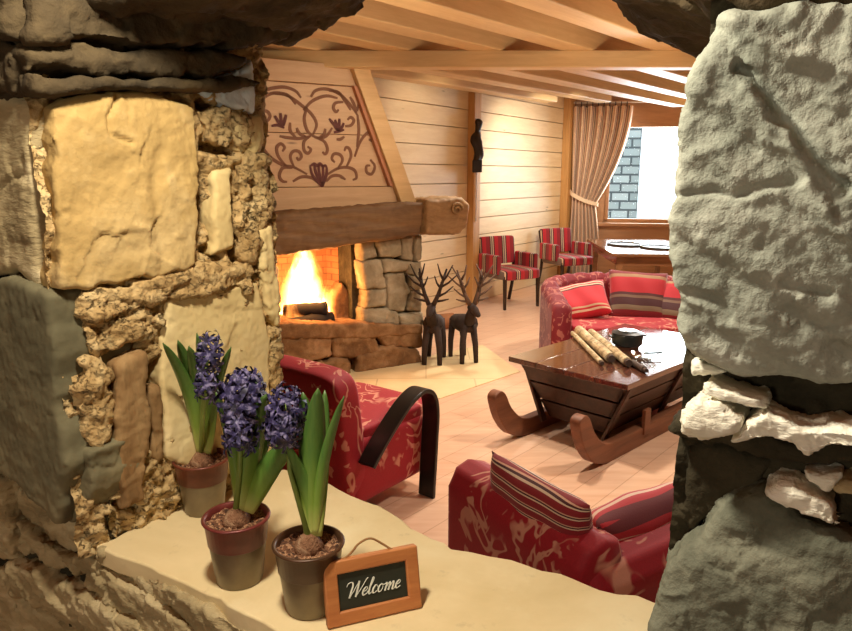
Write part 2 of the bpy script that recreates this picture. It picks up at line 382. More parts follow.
def emit(name, col, s, alpha=1.0):
    t = NT(name); e = t.n('ShaderNodeEmission'); e.inputs[0].default_value = (*col, 1); e.inputs[1].default_value = s
    if alpha < 1:
        m = t.n('ShaderNodeMixShader'); tr = t.n('ShaderNodeBsdfTransparent'); m.inputs[0].default_value = alpha
        t.t.links.new(tr.outputs[0], m.inputs[1]); t.t.links.new(e.outputs[0], m.inputs[2]); t.t.links.new(m.outputs[0], t.out.inputs[0])
    else: t.t.links.new(e.outputs[0], t.out.inputs[0])
    return t.m
def glass_mat(name, tint, a):
    t = NT(name); m = t.n('ShaderNodeMixShader'); tr = t.n('ShaderNodeBsdfTransparent'); g = t.n('ShaderNodeBsdfGlossy')
    tr.inputs[0].default_value = (*tint, 1); g.inputs['Roughness'].default_value = .03; m.inputs[0].default_value = a
    t.t.links.new(tr.outputs[0], m.inputs[1]); t.t.links.new(g.outputs[0], m.inputs[2]); t.t.links.new(m.outputs[0], t.out.inputs[0])
    return t.m
M['pane'] = glass_mat('window_glass', (.96, .98, .98), .03)
M['crystal'] = glass_mat('clear_tray_glass', (.9, .92, .9), .35)
M['snow'] = plain('snow', (.85, .88, .92), .8, .05, 4)
def extwall_mat():
    t = NT('grey_blue_outside_stone'); b = t.n('ShaderNodeTexBrick'); t.put(b.inputs[0], t.vec((1, 1, 1), (PI / 2, 0, 0)))
    b.inputs['Color1'].default_value = (*rgb(176, 196, 200), 1); b.inputs['Color2'].default_value = (*rgb(136, 156, 160), 1)
    b.inputs['Mortar'].default_value = (*rgb(80, 94, 100), 1); b.inputs['Scale'].default_value = 1.5; b.inputs['Mortar Size'].default_value = .03
    return t.fin(b.outputs[0], .9)
M['extwall'] = extwall_mat()

# ================================================================== ROOM SHELL
ANG = lambda d: math.atan2(d[1], d[0])
A0 = Vector((.758, 9.054, 0)); CORNER = Vector((2.257, 11.183, 0))
LD = (CORNER - A0).normalized(); WA = math.radians(100); WD = Vector((math.sin(WA), math.cos(WA), 0))
CEIL = 2.9
def struct(o): o['kind'] = 'structure'; return o
def local_root(o, p, d): o.location = p; o.rotation_euler = (0, 0, ANG(d)); return o
b = MB(); b.box((2, 2.7, -.05), (16, 17.2, .1)); struct(b.build('floor', M['floor']))
b = MB(); b.box((2, 2.7, CEIL + .05), (16, 17.2, .1)); o = b.build('ceiling', M['ceil']); struct(o)
# planked left wall, boards .22 high, local x along the wall
b = MB(); z = 0; k = 0
while z < CEIL:
    h = min(.222, CEIL - z); b.box((-3.4, .03 + random.uniform(-.002, .002), z + h / 2), (12.2, .06, h - .009)); z += .222
b.box((-3.4, .075, CEIL / 2), (12.2, .04, CEIL))
local_root(struct(b.build('wall_left', M['plank'], bevel=.006)), A0, LD)
LP = Plane(A0, LD)
b = MB(); b.box((-.34, -.05, CEIL / 2), (.16, .1, CEIL)); local_root(struct(b.build('trim_1', M['post'], bevel=.008)), A0, LD)
b = MB(); b.box((2.5, -.06, CEIL / 2), (.2, .12, CEIL)); local_root(struct(b.build('trim_2', M['post'], bevel=.008)), A0, LD)
# window wall: local x along WD, y outwards
WP = Plane(CORNER, WD)
wx0, wx1, wz0, wz1 = .62, 2.5, .9, 2.46
b = MB()
b.box((wx0 / 2 - .1, .08, CEIL / 2), (wx0 + .2, .16, CEIL)); b.box((3.6, .08, CEIL / 2), (2.2, .16, CEIL))
b.box(((wx0 + wx1) / 2, .08, wz0 / 2), (wx1 - wx0, .16, wz0)); b.box(((wx0 + wx1) / 2, .08, (wz1 + CEIL) / 2), (wx1 - wx0, .16, CEIL - wz1))
local_root(struct(b.build('wall_back', M['windowwood'])), CORNER, WD)
b = MB(); t = .07
for cx, cz, sx, sz in ((wx0 + t / 2, (wz0 + wz1) / 2, t, wz1 - wz0), (wx1 - t / 2, (wz0 + wz1) / 2, t, wz1 - wz0), ((wx0 + wx1) / 2, wz0 + t / 2, wx1 - wx0, t), ((wx0 + wx1) / 2, wz1 - t / 2, wx1 - wx0, t)):
    b.box((cx, .06, cz), (sx, .08, sz))
win = local_root(struct(b.build('window_1', M['windowwood'], bevel=.006)), CORNER, WD)
b = MB(); b.box(((wx0 + wx1) / 2, .06, (wz0 + wz1) / 2), (wx1 - wx0 - .1, .008, wz1 - wz0 - .1)); b.build('pane', M['pane'], win)
b = MB(); b.box(((wx0 + wx1) / 2, -.05, wz0 - .02), (wx1 - wx0 + .2, .14, .05)); b.build('sill', M['windowwood'], win, bevel=.006)
# outside: snowy ground and a stone wall beside the window
b = MB(); b.box((6, 24, -.3), (40, 24, .2)); struct(b.build('outside_ground', M['snow']))
P = at_d(641, 150, 13.2)
b = MB(); b.box((-1.2, .3, 2.2), (2.4, .6, 5.4)); o = struct(b.build('outside_wall', M['extwall'])); o.location = (P.x, P.y, 0); o.rotation_euler = (0, 0, -.2)
# right wall, entry walls
b = MB(); b.box((5.1, 4.6, CEIL / 2), (.12, 14, CEIL)); struct(b.build('wall_right', M['plank']))
b = MB(); b.box((0, -2.6, CEIL / 2), (10.2, .12, CEIL)); struct(b.build('wall_entry', M['hallwall']))
b = MB(); b.box((-5.0, 1.7, CEIL / 2), (.12, 8.6, CEIL)); struct(b.build('wall_hall', M['hallwall']))
# ceiling girder and joists
b = MB(); b.box((1.6, 5.72, 2.55), (6.4, .16, .13)); struct(b.build('ceiling_girder', M['joist'], bevel=.01))
JA = math.radians(41); JD = Vector((math.sin(JA), math.cos(JA), 0))
for i in range(9):
    x0 = -2.35 + i * .72
    b = MB(); b.box((0.3, 0, 2.61 + .145), (11.0 if i > 2 else 9.5, .2, .29)); o = struct(b.build('ceiling_joist', M['joist'], bevel=.012))
    o.location = (x0, 5.72, 0); o.rotation_euler = (0, 0, ANG(JD))
# hearth tiles on the floor
tp = [(-2.0, 5.0), (-.6, 5.75), (.0, 6.1), (.56, 6.55), (.806, 5.612), (.106, 4.893), (-.42, 4.87), (-1.0, 4.1), (-2.0, 4.0)]
b = MB(); b.prism([Vector((x, y, -.01)) for x, y in tp], [Vector((x, y, .006)) for x, y in tp]); struct(b.build('floor_hearth', M['tile']))

# ================================================================== STONE OPENING
SP = Vector((-.541, 1.018, 0)); SD = Vector((.8516, -.5242, 0))
FRONT = Plane(SP, SD); NV = FRONT.n            # n towards the camera
JD2 = Vector((.633, .774, 0)); JAMB = Plane(SP, JD2)
FAR = Plane(SP - NV * .4, SD)
wall = empty('wall_front'); struct(wall)
def world_box(mb, s0, s1, z0, z1, o0, o1):
    lo = [FRONT.w(s0, z0, o0), FRONT.w(s1, z0, o0), FRONT.w(s1, z0, o1), FRONT.w(s0, z0, o1)]
    hi = [Vector((v.x, v.y, z1)) for v in lo]; mb.prism(lo, hi)
b = MB(); world_box(b, -4.4, -.03, 0, CEIL, -.4, -.06); world_box(b, .93, 6.5, 0, CEIL, -.4, -.06)
world_box(b, -.04, .94, 0, 1.0, -.32, -.06); world_box(b, -.04, .94, 2.06, CEIL, -.4, -.06)
b.build('mortar_core', M['core'], wall)

def patch(name, plane, s0, s1, z0, z1, res, out, amp, mat, seed, freq=22, lump=0, holes=()):
    ns, nz = int((s1 - s0) / res) + 2, int((z1 - z0) / res) + 2
    ss, zz = np.meshgrid(np.linspace(s0, s1, ns), np.linspace(z0, z1, nz), indexing='ij')
    P = np.stack([ss.ravel(), zz.ravel(), np.zeros(ss.size)], 1)
    h = amp * (ridged(P * freq, 4, seed) * .5 + fbm(P * freq * 3, 4, seed + 9) * .7) + lump * fbm(P * 7, 2, seed + 3) + amp * .5 * chip(P * freq * 1.6, seed + 30)
    for line, wd, dp in holes:
        lp = [plane.px(*p) for p in line]; best = np.full(len(P), 9.); wob = .008 * fbm(P * 40, 3, seed + 50)
        for (a0, a1), (b0, b1) in zip(lp[:-1], lp[1:]):
            dx, dz = b0 - a0, b1 - a1; t = np.clip(((P[:, 0] - a0) * dx + (P[:, 1] - a1) * dz) / (dx * dx + dz * dz + 1e-12), 0, 1)
            best = np.minimum(best, np.hypot(P[:, 0] - a0 - t * dx, P[:, 1] - a1 - t * dz) + wob)
        h = h - dp / (1 + np.exp((best - wd) / .0015))
    V = np.array(plane.p)[None] + np.array(plane.d)[None] * P[:, :1] + np.array(plane.n)[None] * (out + h)[:, None]
    V[:, 2] = P[:, 1]
    idx = np.arange(ns * nz).reshape(ns, nz)
    q = np.stack([idx[:-1, :-1], idx[1:, :-1], idx[1:, 1:], idx[:-1, 1:]], -1).reshape(-1, 4)
    me = bpy.data.meshes.new(name); me.from_pydata(V.tolist(), [], q.tolist()); me.update()
    me.polygons.foreach_set('use_smooth', [True] * len(me.polygons))
    return link(name, me, mat, wall)
def rock(name, poly, plane, out, back, mat, vox=.004, amp=.004, freq=18, strata=0, sdir=(0, 0, 1), sfreq=60, rnd=2, tilt=(0, 0), jit=.005, seed=0,
         inset=.005, cracks=(), fine=.0012, chips=.35, parent=None, px=True, label=None, facet=0, bulge=0):
    rs = np.random.RandomState(seed + 1)
    q = [plane.px(*p) for p in poly] if px else list(poly)
    pts = []
    n = len(q)
    for i in range(n):                          # jittered outline
        a, c = q[i], q[(i + 1) % n]; L = math.hypot(c[0] - a[0], c[1] - a[1]); k = max(1, int(L / .02))
        for j in range(k):
            t = j / k; pts.append((a[0] + (c[0] - a[0]) * t + rs.uniform(-jit, jit), a[1] + (c[1] - a[1]) * t + rs.uniform(-jit, jit)))
    cs = sum(p[0] for p in pts) / len(pts); cz = sum(p[1] for p in pts) / len(pts)
    hs = max(abs(p[0] - cs) for p in pts); hz = max(abs(p[1] - cz) for p in pts)
    def o_at(p): return out + tilt[0] * (p[0] - cs) + tilt[1] * (p[1] - cz)
    f = [plane.w(cs + (p[0] - cs) * (1 - inset / max(hs, .02)), cz + (p[1] - cz) * (1 - inset / max(hz, .02)), o_at(p)) for p in pts]
    m = [plane.w(p[0], p[1], o_at(p) - inset * 1.5) for p in pts]
    k = [plane.w(p[0], p[1], -back) for p in pts]
    N = len(pts); me = bpy.data.meshes.new(name)
    fs = [tuple(range(N)), tuple(range(2 * N, 3 * N))[::-1]]
    for i in range(N):
        j = (i + 1) % N; fs += [(i, N + i, N + j, j), (N + i, 2 * N + i, 2 * N + j, N + j)]
    me.from_pydata([tuple(v) for v in f + m + k], [], fs); me.update()
    bm = bmesh.new(); bm.from_mesh(me); bmesh.ops.triangulate(bm, faces=bm.faces); bmesh.ops.recalc_face_normals(bm, faces=bm.faces); bm.to_mesh(me); bm.free()
    tmp = bpy.data.objects.new('tmp', me); COL.objects.link(tmp)
    md = tmp.modifiers.new('r', 'REMESH'); md.mode = 'VOXEL'; md.voxel_size = vox
    dg = bpy.context.evaluated_depsgraph_get(); dg.update()
    nm = bpy.data.meshes.new_from_object(tmp.evaluated_get(dg))
    bpy.data.objects.remove(tmp); bpy.data.meshes.remove(me)
    nv = len(nm.vertices); V = np.empty(nv * 3); nm.vertices.foreach_get('co', V); V = V.reshape(-1, 3)
    E = np.empty(len(nm.edges) * 2, dtype=np.int64); nm.edges.foreach_get('vertices', E); E = E.reshape(-1, 2)
    deg = np.bincount(E.ravel(), minlength=nv)[:, None].astype(float)
    for _ in range(rnd):
        acc = np.zeros_like(V)
        for c in range(3):
            acc[:, c] = np.bincount(E[:, 0], V[E[:, 1], c], nv) + np.bincount(E[:, 1], V[E[:, 0], c], nv)
        V = V * .4 + .6 * acc / deg
    nm.vertices.foreach_set('co', V.ravel()); nm.update()
    NN = np.empty(nv * 3); nm.vertex_normals.foreach_get('vector', NN); NN = NN.reshape(-1, 3)
    d = amp * (.55 * fbm(V * freq * .6, 2, seed) + .6 * ridged(V * freq, 5, seed + 20)) + fine * fbm(V * 160, 3, seed + 5)
    if chips:
        W = V + .006 * np.stack([fbm(V * 25, 2, seed + 70), fbm(V * 25, 2, seed + 71), fbm(V * 25, 2, seed + 72)], 1)
        d += amp * chips * (1.5 * chip(W * freq * 1.3, seed + 300) + .8 * chip(W * freq * 3.1, seed + 320))
    if facet:
        d += facet * (terrace(fbm(V * np.array([freq * .5, freq * .5, freq * .5]), 2, seed + 77), 4))
    if strata:
        sd = np.array(Vector(sdir).normalized()); c = V @ sd + .012 * fbm(V * 14, 3, seed + 40)
        T = np.stack([c * sfreq, np.zeros(nv), np.zeros(nv)], 1) + .25 * V * np.array([[6, 6, 6]])
        st = vn(T, seed + 60); d += strata * terrace(st, 3)
    loc = V - np.array(plane.p)[None]; s_ = loc @ np.array(plane.d); z_ = V[:, 2]
    on = loc @ np.array(plane.n)
    if bulge: d += bulge * np.clip(1 - ((s_ - cs) / hs) ** 2, 0, 1) * np.clip(1 - ((z_ - cz) / hz) ** 2, 0, 1) * (on > -back * .5)
    for line, wd, dp in cracks:
        lp = [plane.px(*p) for p in line]; best = np.full(nv, 9.)
        wob = .006 * fbm(V * 30, 3, seed + 90); ws, wz = s_ + wob, z_ + .006 * fbm(V * 30, 3, seed + 91)
        for (a0, a1), (b0, b1) in zip(lp[:-1], lp[1:]):
            dx, dz = b0 - a0, b1 - a1; L2 = dx * dx + dz * dz + 1e-12
            t = np.clip(((ws - a0) * dx + (wz - a1) * dz) / L2, 0, 1)
            best = np.minimum(best, np.hypot(ws - a0 - t * dx, wz - a1 - t * dz))
        d -= dp * np.exp(-(best / wd) ** 2)
    V = V + NN * d[:, None]
    nm.vertices.foreach_set('co', V.ravel()); nm.update()
    nm.polygons.foreach_set('use_smooth', [True] * len(nm.polygons)); nm.materials.clear()
    nm.name = name
    o = link(name, nm, mat, parent or wall)
    if label: o['label'] = label
    return o
# --- left jamb (reveal facing the opening)
patch('jamb_mortar', JAMB, -.025, .40, 1.035, 2.0, .0035, -.014, .018, M['mortar'], 3, 20, .012, holes=(([(204, 176), (204, 228)], .009, .06), ([(238, 212), (240, 256)], .009, .06), ([(156, 372), (158, 452)], .008, .05),
      ([(205, 146), (238, 152)], .006, .04), ([(200, 104), (232, 112)], .005, .04), ([(84, 338), (84, 352)], .006, .04), ([(110, 405), (112, 470)], .005, .04), ([(248, 150), (262, 166)], .006, .04), ([(100, 500), (140, 510)], .005, .03), ([(80, 325), (120, 348)], .004, .03), ([(205, 250), (222, 258)], .005, .03)))
patch('front_mortar', FRONT, -1.0, .0, .3, 2.2, .008, -.03, .02, M['core'], 5, 16, .01)
rock('stone', [(44, 104), (70, 94), (100, 90), (150, 92), (192, 103), (197, 140), (195, 200), (193, 268), (150, 277), (100, 285), (55, 290), (48, 200)], JAMB, .02, .10, M['block'], amp=.005, freq=9, seed=1, facet=.01,
     cracks=(([(112, 96), (104, 118), (106, 135), (125, 142)], .003, .008), ([(155, 150), (150, 200), (158, 260)], .012, .005)), label='large squared ochre stone')
rock('stone', [(165, 300), (200, 290), (258, 280), (268, 330), (274, 440), (280, 468), (210, 474), (168, 458), (158, 380)], JAMB, .004, .08, M['pale'], amp=.004, freq=7, seed=2, label='smooth pale upright stone')
rock('stone', [(74, 296), (120, 282), (200, 266), (244, 262), (250, 286), (200, 292), (140, 304), (84, 322)], JAMB, .014, .06, M['mortar'], amp=.007, freq=16, rnd=1, jit=.008, chips=.7, seed=3, strata=.006)
rock('stone', [(84, 318), (150, 302), (160, 322), (112, 350), (92, 356)], JAMB, .008, .05, M['mortar'], amp=.008, freq=20, rnd=1, jit=.008, chips=.7, seed=31)
rock('stone', [(114, 364), (142, 352), (148, 425), (140, 498), (122, 506), (112, 430)], JAMB, .014, .05, M['brownstone'], amp=.005, freq=14, seed=4, label='narrow brown upright stone')
rock('stone', [(78, 362), (104, 352), (112, 400), (108, 450), (84, 440)], JAMB, .012, .05, M['mortar'], amp=.008, freq=20, rnd=1, jit=.008, chips=.7, seed=41)
rock('stone', [(152, 390), (162, 384), (166, 440), (160, 462), (152, 460)], JAMB, .0, .05, M['brownstone'], amp=.005, freq=18, seed=42)
rock('stone', [(212, 168), (231, 166), (231, 248), (213, 256)], JAMB, .006, .05, M['pale'], amp=.004, freq=14, seed=5)
rock('stone', [(200, 112), (228, 108), (250, 118), (252, 138), (232, 146), (204, 136)], JAMB, .004, .06, M['mortar'], amp=.008, freq=22, rnd=1, jit=.008, chips=.7, seed=6, strata=.005)
rock('stone', [(236, 118), (262, 112), (266, 142), (252, 156), (236, 150)], JAMB, .004, .06, M['pale'], amp=.008, freq=22, seed=61)
rock('stone', [(240, 160), (262, 152), (268, 200), (262, 250), (248, 262), (238, 220)], JAMB, .006, .06, M['mortar'], amp=.01, freq=18, rnd=1, jit=.008, chips=.7, seed=7, strata=.007, sdir=(.6, 0, .2))
rock('stone', [(256, 232), (270, 222), (276, 280), (280, 330), (268, 322), (262, 280)], JAMB, .006, .05, M['pale'], amp=.007, freq=22, seed=8)
rock('stone', [(268, 330), (280, 330), (284, 400), (286, 468), (276, 462), (270, 400)], JAMB, .004, .05, M['mortar'], amp=.006, freq=22, rnd=1, jit=.008, chips=.7, seed=81)
rock('stone', [(192, 92), (238, 66), (252, 62), (255, 112), (232, 110), (214, 100)], JAMB, .004, .08, M['litedge'], amp=.006, freq=20, seed=82, label='stone chip coloured blue-white for light on its edge')
# --- left front face, dim
rock('stone', [(-60, 100), (20, 96), (44, 104), (48, 200), (52, 288), (30, 270), (-60, 280)], FRONT, .02, .1, M['slate'], .006, amp=.006, freq=8, seed=9, cracks=(([(10, 190), (34, 172), (36, 160)], .004, .006),))
rock('stone', [(-60, 282), (30, 276), (72, 292), (78, 400), (88, 460), (76, 516), (34, 478), (-60, 420)], FRONT, .035, .1, M['greyslab'], .005, amp=.004, freq=6, seed=10, label='smooth grey-green slab')
rock('stone', [(82, 446), (96, 452), (94, 500), (84, 520), (70, 520)], FRONT, .008, .08, M['greyslab'], amp=.003, freq=14, seed=11)
# --- tilted slates under the sill
sl = [[(12, 490), (60, 516), (92, 534), (92, 556), (62, 556), (16, 524)], [(14, 524), (60, 556), (100, 556), (100, 575), (60, 574), (14, 552)],
      [(12, 560), (70, 586), (124, 612), (180, 656), (110, 656), (12, 588)], [(12, 588), (60, 612), (120, 652), (10, 652)],
      [(100, 566), (130, 586), (160, 606), (220, 656), (235, 680), (170, 676), (120, 612), (76, 586)], [(66, 590), (112, 604), (180, 680), (150, 690), (100, 650)],
      [(112, 568), (160, 588), (225, 630), (280, 676), (240, 684), (180, 632), (130, 592)], [(150, 578), (220, 616), (284, 664), (300, 700), (250, 680), (190, 626)],
      [(-30, 470), (10, 480), (14, 560), (-30, 560)], [(-30, 565), (10, 570), (14, 660), (-30, 660)]]
for i, p in enumerate(sl):
    rock('stone', p, FRONT, -.012 + .010 * (i % 3), .09, M['slate'], .0036, amp=.006, freq=16, rnd=1, chips=.6, jit=.007, seed=100 + i, strata=.009, sdir=(.5, -.3, .8), sfreq=75, tilt=(.0, .10))
# --- lintel, left and right
LT = M['lintel']
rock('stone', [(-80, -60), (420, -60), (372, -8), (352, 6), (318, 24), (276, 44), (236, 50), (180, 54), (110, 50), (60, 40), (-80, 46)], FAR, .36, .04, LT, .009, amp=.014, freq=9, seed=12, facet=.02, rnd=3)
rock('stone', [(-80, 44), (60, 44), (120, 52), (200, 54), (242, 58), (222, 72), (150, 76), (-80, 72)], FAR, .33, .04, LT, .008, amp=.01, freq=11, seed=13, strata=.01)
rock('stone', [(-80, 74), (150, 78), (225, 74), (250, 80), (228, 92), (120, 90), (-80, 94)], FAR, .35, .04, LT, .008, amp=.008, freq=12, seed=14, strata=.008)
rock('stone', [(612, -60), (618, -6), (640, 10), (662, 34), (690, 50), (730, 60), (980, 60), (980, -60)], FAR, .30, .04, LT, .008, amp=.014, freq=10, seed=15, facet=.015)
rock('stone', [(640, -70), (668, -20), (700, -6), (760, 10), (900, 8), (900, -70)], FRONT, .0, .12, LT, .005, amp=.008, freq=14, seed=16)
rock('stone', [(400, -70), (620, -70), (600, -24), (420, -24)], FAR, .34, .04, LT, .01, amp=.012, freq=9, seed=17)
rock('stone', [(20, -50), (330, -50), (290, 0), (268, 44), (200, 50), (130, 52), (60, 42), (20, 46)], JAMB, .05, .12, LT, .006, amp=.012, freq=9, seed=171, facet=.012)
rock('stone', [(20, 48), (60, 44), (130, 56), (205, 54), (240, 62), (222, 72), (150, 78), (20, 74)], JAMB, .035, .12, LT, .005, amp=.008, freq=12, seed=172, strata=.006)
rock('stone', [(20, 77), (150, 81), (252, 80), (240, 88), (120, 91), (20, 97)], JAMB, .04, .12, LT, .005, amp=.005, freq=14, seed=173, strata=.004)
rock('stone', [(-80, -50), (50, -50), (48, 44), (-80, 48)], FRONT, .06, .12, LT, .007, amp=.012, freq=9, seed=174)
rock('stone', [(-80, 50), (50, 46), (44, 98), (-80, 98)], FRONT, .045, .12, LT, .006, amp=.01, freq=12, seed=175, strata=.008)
# --- right pillar
patch('pillar_mortar', FRONT, .885, 1.15, .95, 1.9, .003, -.03, .012, M['core'], 8, 30, .006)
rock('stone', [(706, 64), (722, 40), (738, 20), (800, 10), (900, 6), (900, 384), (848, 380), (790, 374), (730, 364), (700, 356), (686, 330), (682, 296), (674, 240), (676, 180), (684, 124), (694, 88)], FRONT, .012, .20, M['pillar'], .0024, amp=.0038, freq=17, seed=21, facet=.009, fine=.0011, bulge=.010, rnd=3, jit=.002, chips=.2, strata=.0045, sdir=(.45, -.28, .85), sfreq=70,
     cracks=(([(738, 72), (770, 100), (800, 148), (850, 186)], .003, .009), ([(732, 26), (762, 46), (800, 62), (856, 72)], .006, -.006), ([(744, 92), (776, 132), (806, 180), (856, 244)], .005, -.006), ([(682, 196), (720, 192), (738, 200), (768, 186), (800, 180)], .003, .0035), ([(782, 276), (800, 284), (830, 290)], .003, .004), ([(690, 290), (720, 300), (730, 310)], .004, .005)), label='big grey-green boulder')
rock('stone', [(690, 368), (728, 369), (729, 377), (692, 376)], FRONT, -.004, .05, M['litwhitestone'], .002, amp=.002, freq=40, seed=22, strata=.002)
rock('stone', [(699, 382), (735, 384), (768, 397), (762, 405), (730, 396), (703, 390)], FRONT, .014, .05, M['litwhitestone'], .002, amp=.003, freq=40, seed=23, strata=.003)
rock('stone', [(686, 404), (702, 392), (722, 396), (742, 414), (738, 424), (708, 430), (686, 428)], FRONT, .022, .1, M['litwhitestone'], .002, amp=.004, freq=34, seed=24, strata=.005, sfreq=90)
rock('stone', [(750, 416), (764, 408), (800, 416), (880, 424), (880, 444), (812, 448), (778, 440), (730, 438), (734, 430)], FRONT, .020, .06, M['litwhitestone'], .002, amp=.004, freq=34, seed=25, strata=.005, sfreq=90)
rock('stone', [(676, 428), (740, 432), (790, 446), (900, 448), (900, 470), (780, 462), (700, 446), (664, 436)], FRONT, -.006, .1, M['core'], .003, amp=.004, freq=24, seed=26)
rock('stone', [(700, 446), (770, 466), (760, 500), (730, 512), (690, 540), (676, 545), (680, 500), (686, 460)], FRONT, -.022, .12, M['core'], .003, amp=.003, freq=18, seed=27)
rock('stone', [(772, 474), (800, 484), (834, 506), (836, 530), (800, 514), (768, 496)], FRONT, .010, .05, M['litwhitestone'], .002, amp=.003, freq=30, seed=28, strata=.004)
rock('stone', [(806, 470), (822, 474), (834, 482), (830, 488), (806, 478)], FRONT, .002, .05, M['litwhitestone'], .002, amp=.003, freq=30, seed=281)
rock('stone', [(836, 478), (880, 470), (880, 500), (836, 494)], FRONT, .004, .05, M['slate'], .002, amp=.003, freq=30, seed=282)
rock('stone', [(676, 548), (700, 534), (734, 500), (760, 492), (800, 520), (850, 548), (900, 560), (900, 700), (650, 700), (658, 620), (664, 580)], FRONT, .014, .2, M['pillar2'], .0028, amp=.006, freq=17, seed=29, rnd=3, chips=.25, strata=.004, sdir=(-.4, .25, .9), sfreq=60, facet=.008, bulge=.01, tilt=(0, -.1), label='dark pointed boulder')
# --- the sill slab
SILL = 1.05
edge = [(95, 546), (112, 538), (150, 516), (170, 508), (230, 488), (285, 468), (318, 478), (350, 494), (392, 512), (424, 534), (452, 548), (510, 560), (560, 574), (600, 588), (655, 600), (700, 606), (820, 640), (820, 760), (500, 780), (330, 660), (275, 631), (230, 604), (196, 590), (160, 572), (130, 560)]
b = MB(); ep = []
for i, p in enumerate(edge):
    q = edge[(i + 1) % len(edge)]
    for t in (0, .34, .67):
        w = at_z(p[0] + (q[0] - p[0]) * t, p[1] + (q[1] - p[1]) * t, SILL); ep.append(w + Vector((random.uniform(-.004, .004), random.uniform(-.004, .004), 0)))
b.prism([Vector((v.x, v.y, SILL - .034)) for v in ep], ep); o = b.build('window_sill', M['sill'], wall, bevel=.004)

# ================================================================== FIREPLACE
FD = Vector((.866, .5, 0)); F0 = Vector((-.073, 5.98, 0))
FPL = Plane(F0, FD)
fp = empty('fireplace', F0, ANG(FD))                     # local x along the front, +y into the wall
tag(fp, 'rough stone corner fireplace with log mantel and painted wooden hood', 'fireplace')
def loc_px(x, y, o=0):                                   # pixel -> local (x,z) on the front plane
    return FPL.px(x, y)
LPL = Plane((0, 0, 0), (1, 0, 0))
class Lp(Plane):
    pass
def frock(name, poly, out, back, mat, vox, seed, **k):   # rock in fireplace-local coordinates
    return rock(name, [loc_px(*p) for p in poly], LPL, out, back, mat, vox, seed=seed, px=False, parent=fp, **k)
b = MB()
b.box((-.86, .5, .19), (1.6, .9, .34)); b.build('hearth_base', M['rubble'], fp)
hs = [[(258, 330), (300, 334), (330, 338), (330, 356), (300, 362), (255, 362)], [(255, 362), (310, 362), (345, 356), (350, 374), (300, 400), (255, 400)],
      [(330, 336), (372, 332), (378, 352), (352, 358), (332, 356)], [(352, 356), (384, 344), (414, 348), (420, 362), (390, 366), (354, 372)],
      [(372, 330), (400, 326), (420, 332), (420, 348), (384, 346)], [(200, 330), (258, 330), (256, 362), (200, 362)], [(200, 362), (256, 362), (256, 420), (200, 420)]]
for i, p in enumerate(hs): frock('stone', p, .06 + .02 * (i % 2), .15, M['rubble'], .014, 200 + i, amp=.016, freq=9, rnd=3, jit=.01, inset=.02)
frock('hearth_slab', [(190, 318), (300, 322), (366, 322), (420, 324), (420, 333), (366, 337), (300, 338), (190, 334)], .07, .5, M['rubble'], .014, 210, amp=.012, freq=8, rnd=3, jit=.006, inset=.015)
ps = [[(360, 238), (374, 238), (378, 258), (362, 262)], [(374, 238), (400, 237), (402, 256), (380, 258)], [(360, 262), (380, 260), (386, 288), (364, 290)],
      [(400, 236), (414, 235), (414, 262), (403, 260)], [(380, 258), (412, 262), (406, 272), (384, 272)], [(366, 290), (386, 288), (386, 306), (364, 308)],
      [(386, 274), (404, 272), (411, 290), (406, 312), (388, 312)], [(408, 262), (422, 262), (422, 276), (406, 274)], [(410, 276), (422, 276), (422, 290), (412, 290)],
      [(412, 290), (422, 290), (422, 312), (408, 312)], [(362, 308), (388, 308), (400, 314), (398, 326), (362, 324)], [(396, 314), (422, 312), (422, 326), (400, 326)],
      [(414, 236), (423, 236), (422, 260), (415, 262)]]
for i, p in enumerate(ps): frock('stone', p, .0 + .022 * ((i * 7) % 3), .16, M['hearthstone'], .012, 220 + i, amp=.012, freq=11, rnd=2, jit=.006, inset=.018)
for i, (z0, z1) in enumerate(((.34, .6), (.6, .82), (.82, 1.1))):
    rock('stone', [(-1.62, z0), (-1.26, z0), (-1.25, z1), (-1.62, z1)], LPL, .0, .2, M['hearthstone'], .014, amp=.014, freq=9, seed=240 + i, px=False, parent=fp, inset=.02, jit=.01)
b = MB(); b.box((-.3, .3, .7), (.56, .34, .8)); b.build('surround_core', M['core'], fp)
b = MB(); b.box((-1.45, .3, .7), (.34, .34, .8)); b.build('surround_core', M['core'], fp)
b = MB(); b.box((-.9, .62, .75), (1.3, .1, .85)); b.box((-.54, .4, .75), (.06, .5, .8), Matrix.Rotation(.35, 3, 'Z')); b.box((-1.28, .4, .75), (.06, .5, .8), Matrix.Rotation(-.35, 3, 'Z'))
b.box((-.9, .36, 1.15), (1.3, .6, .06)); b.build('firebox', M['brick'], fp)
rock('stone', [(-.72, .36), (-.55, .36), (-.54, .62), (-.62, .74), (-.72, .62)], LPL, -.22, .4, M['rubble'], .014, amp=.01, freq=8, seed=250, px=False, parent=fp, inset=.02, jit=.01)
# mantel: a rough squared log, end block
ml = [(-1.9, 1.04), (-1.2, 1.05), (-.6, 1.10), (-.02, 1.15), (.02, 1.43), (-.3, 1.42), (-.9, 1.385), (-1.9, 1.36)]
rock('mantel_beam', ml, LPL, .12, .42, M['mantel'], .016, amp=.012, freq=6, seed=260, px=False, parent=fp, inset=.02, jit=.006, strata=.008, sdir=(.08, .3, 1), sfreq=26, rnd=3)
mend = rock('mantel_end', [(.0, 1.15), (.36, 1.14), (.43, 1.2), (.45, 1.4), (.36, 1.46), (.0, 1.45)], LPL, .15, .3, M['mantelend'], .013, amp=.012, freq=8, seed=261, px=False, parent=fp, inset=.02, jit=.006, rnd=3, label='pale end block with carved curl')
b = MB(); b.tube([(.3 + .06 * (1 - t * .75) * math.cos(t * 9), -.165, 1.36 + .06 * (1 - t * .75) * math.sin(t * 9)) for t in [k / 24 for k in range(25)]], .012, 8)
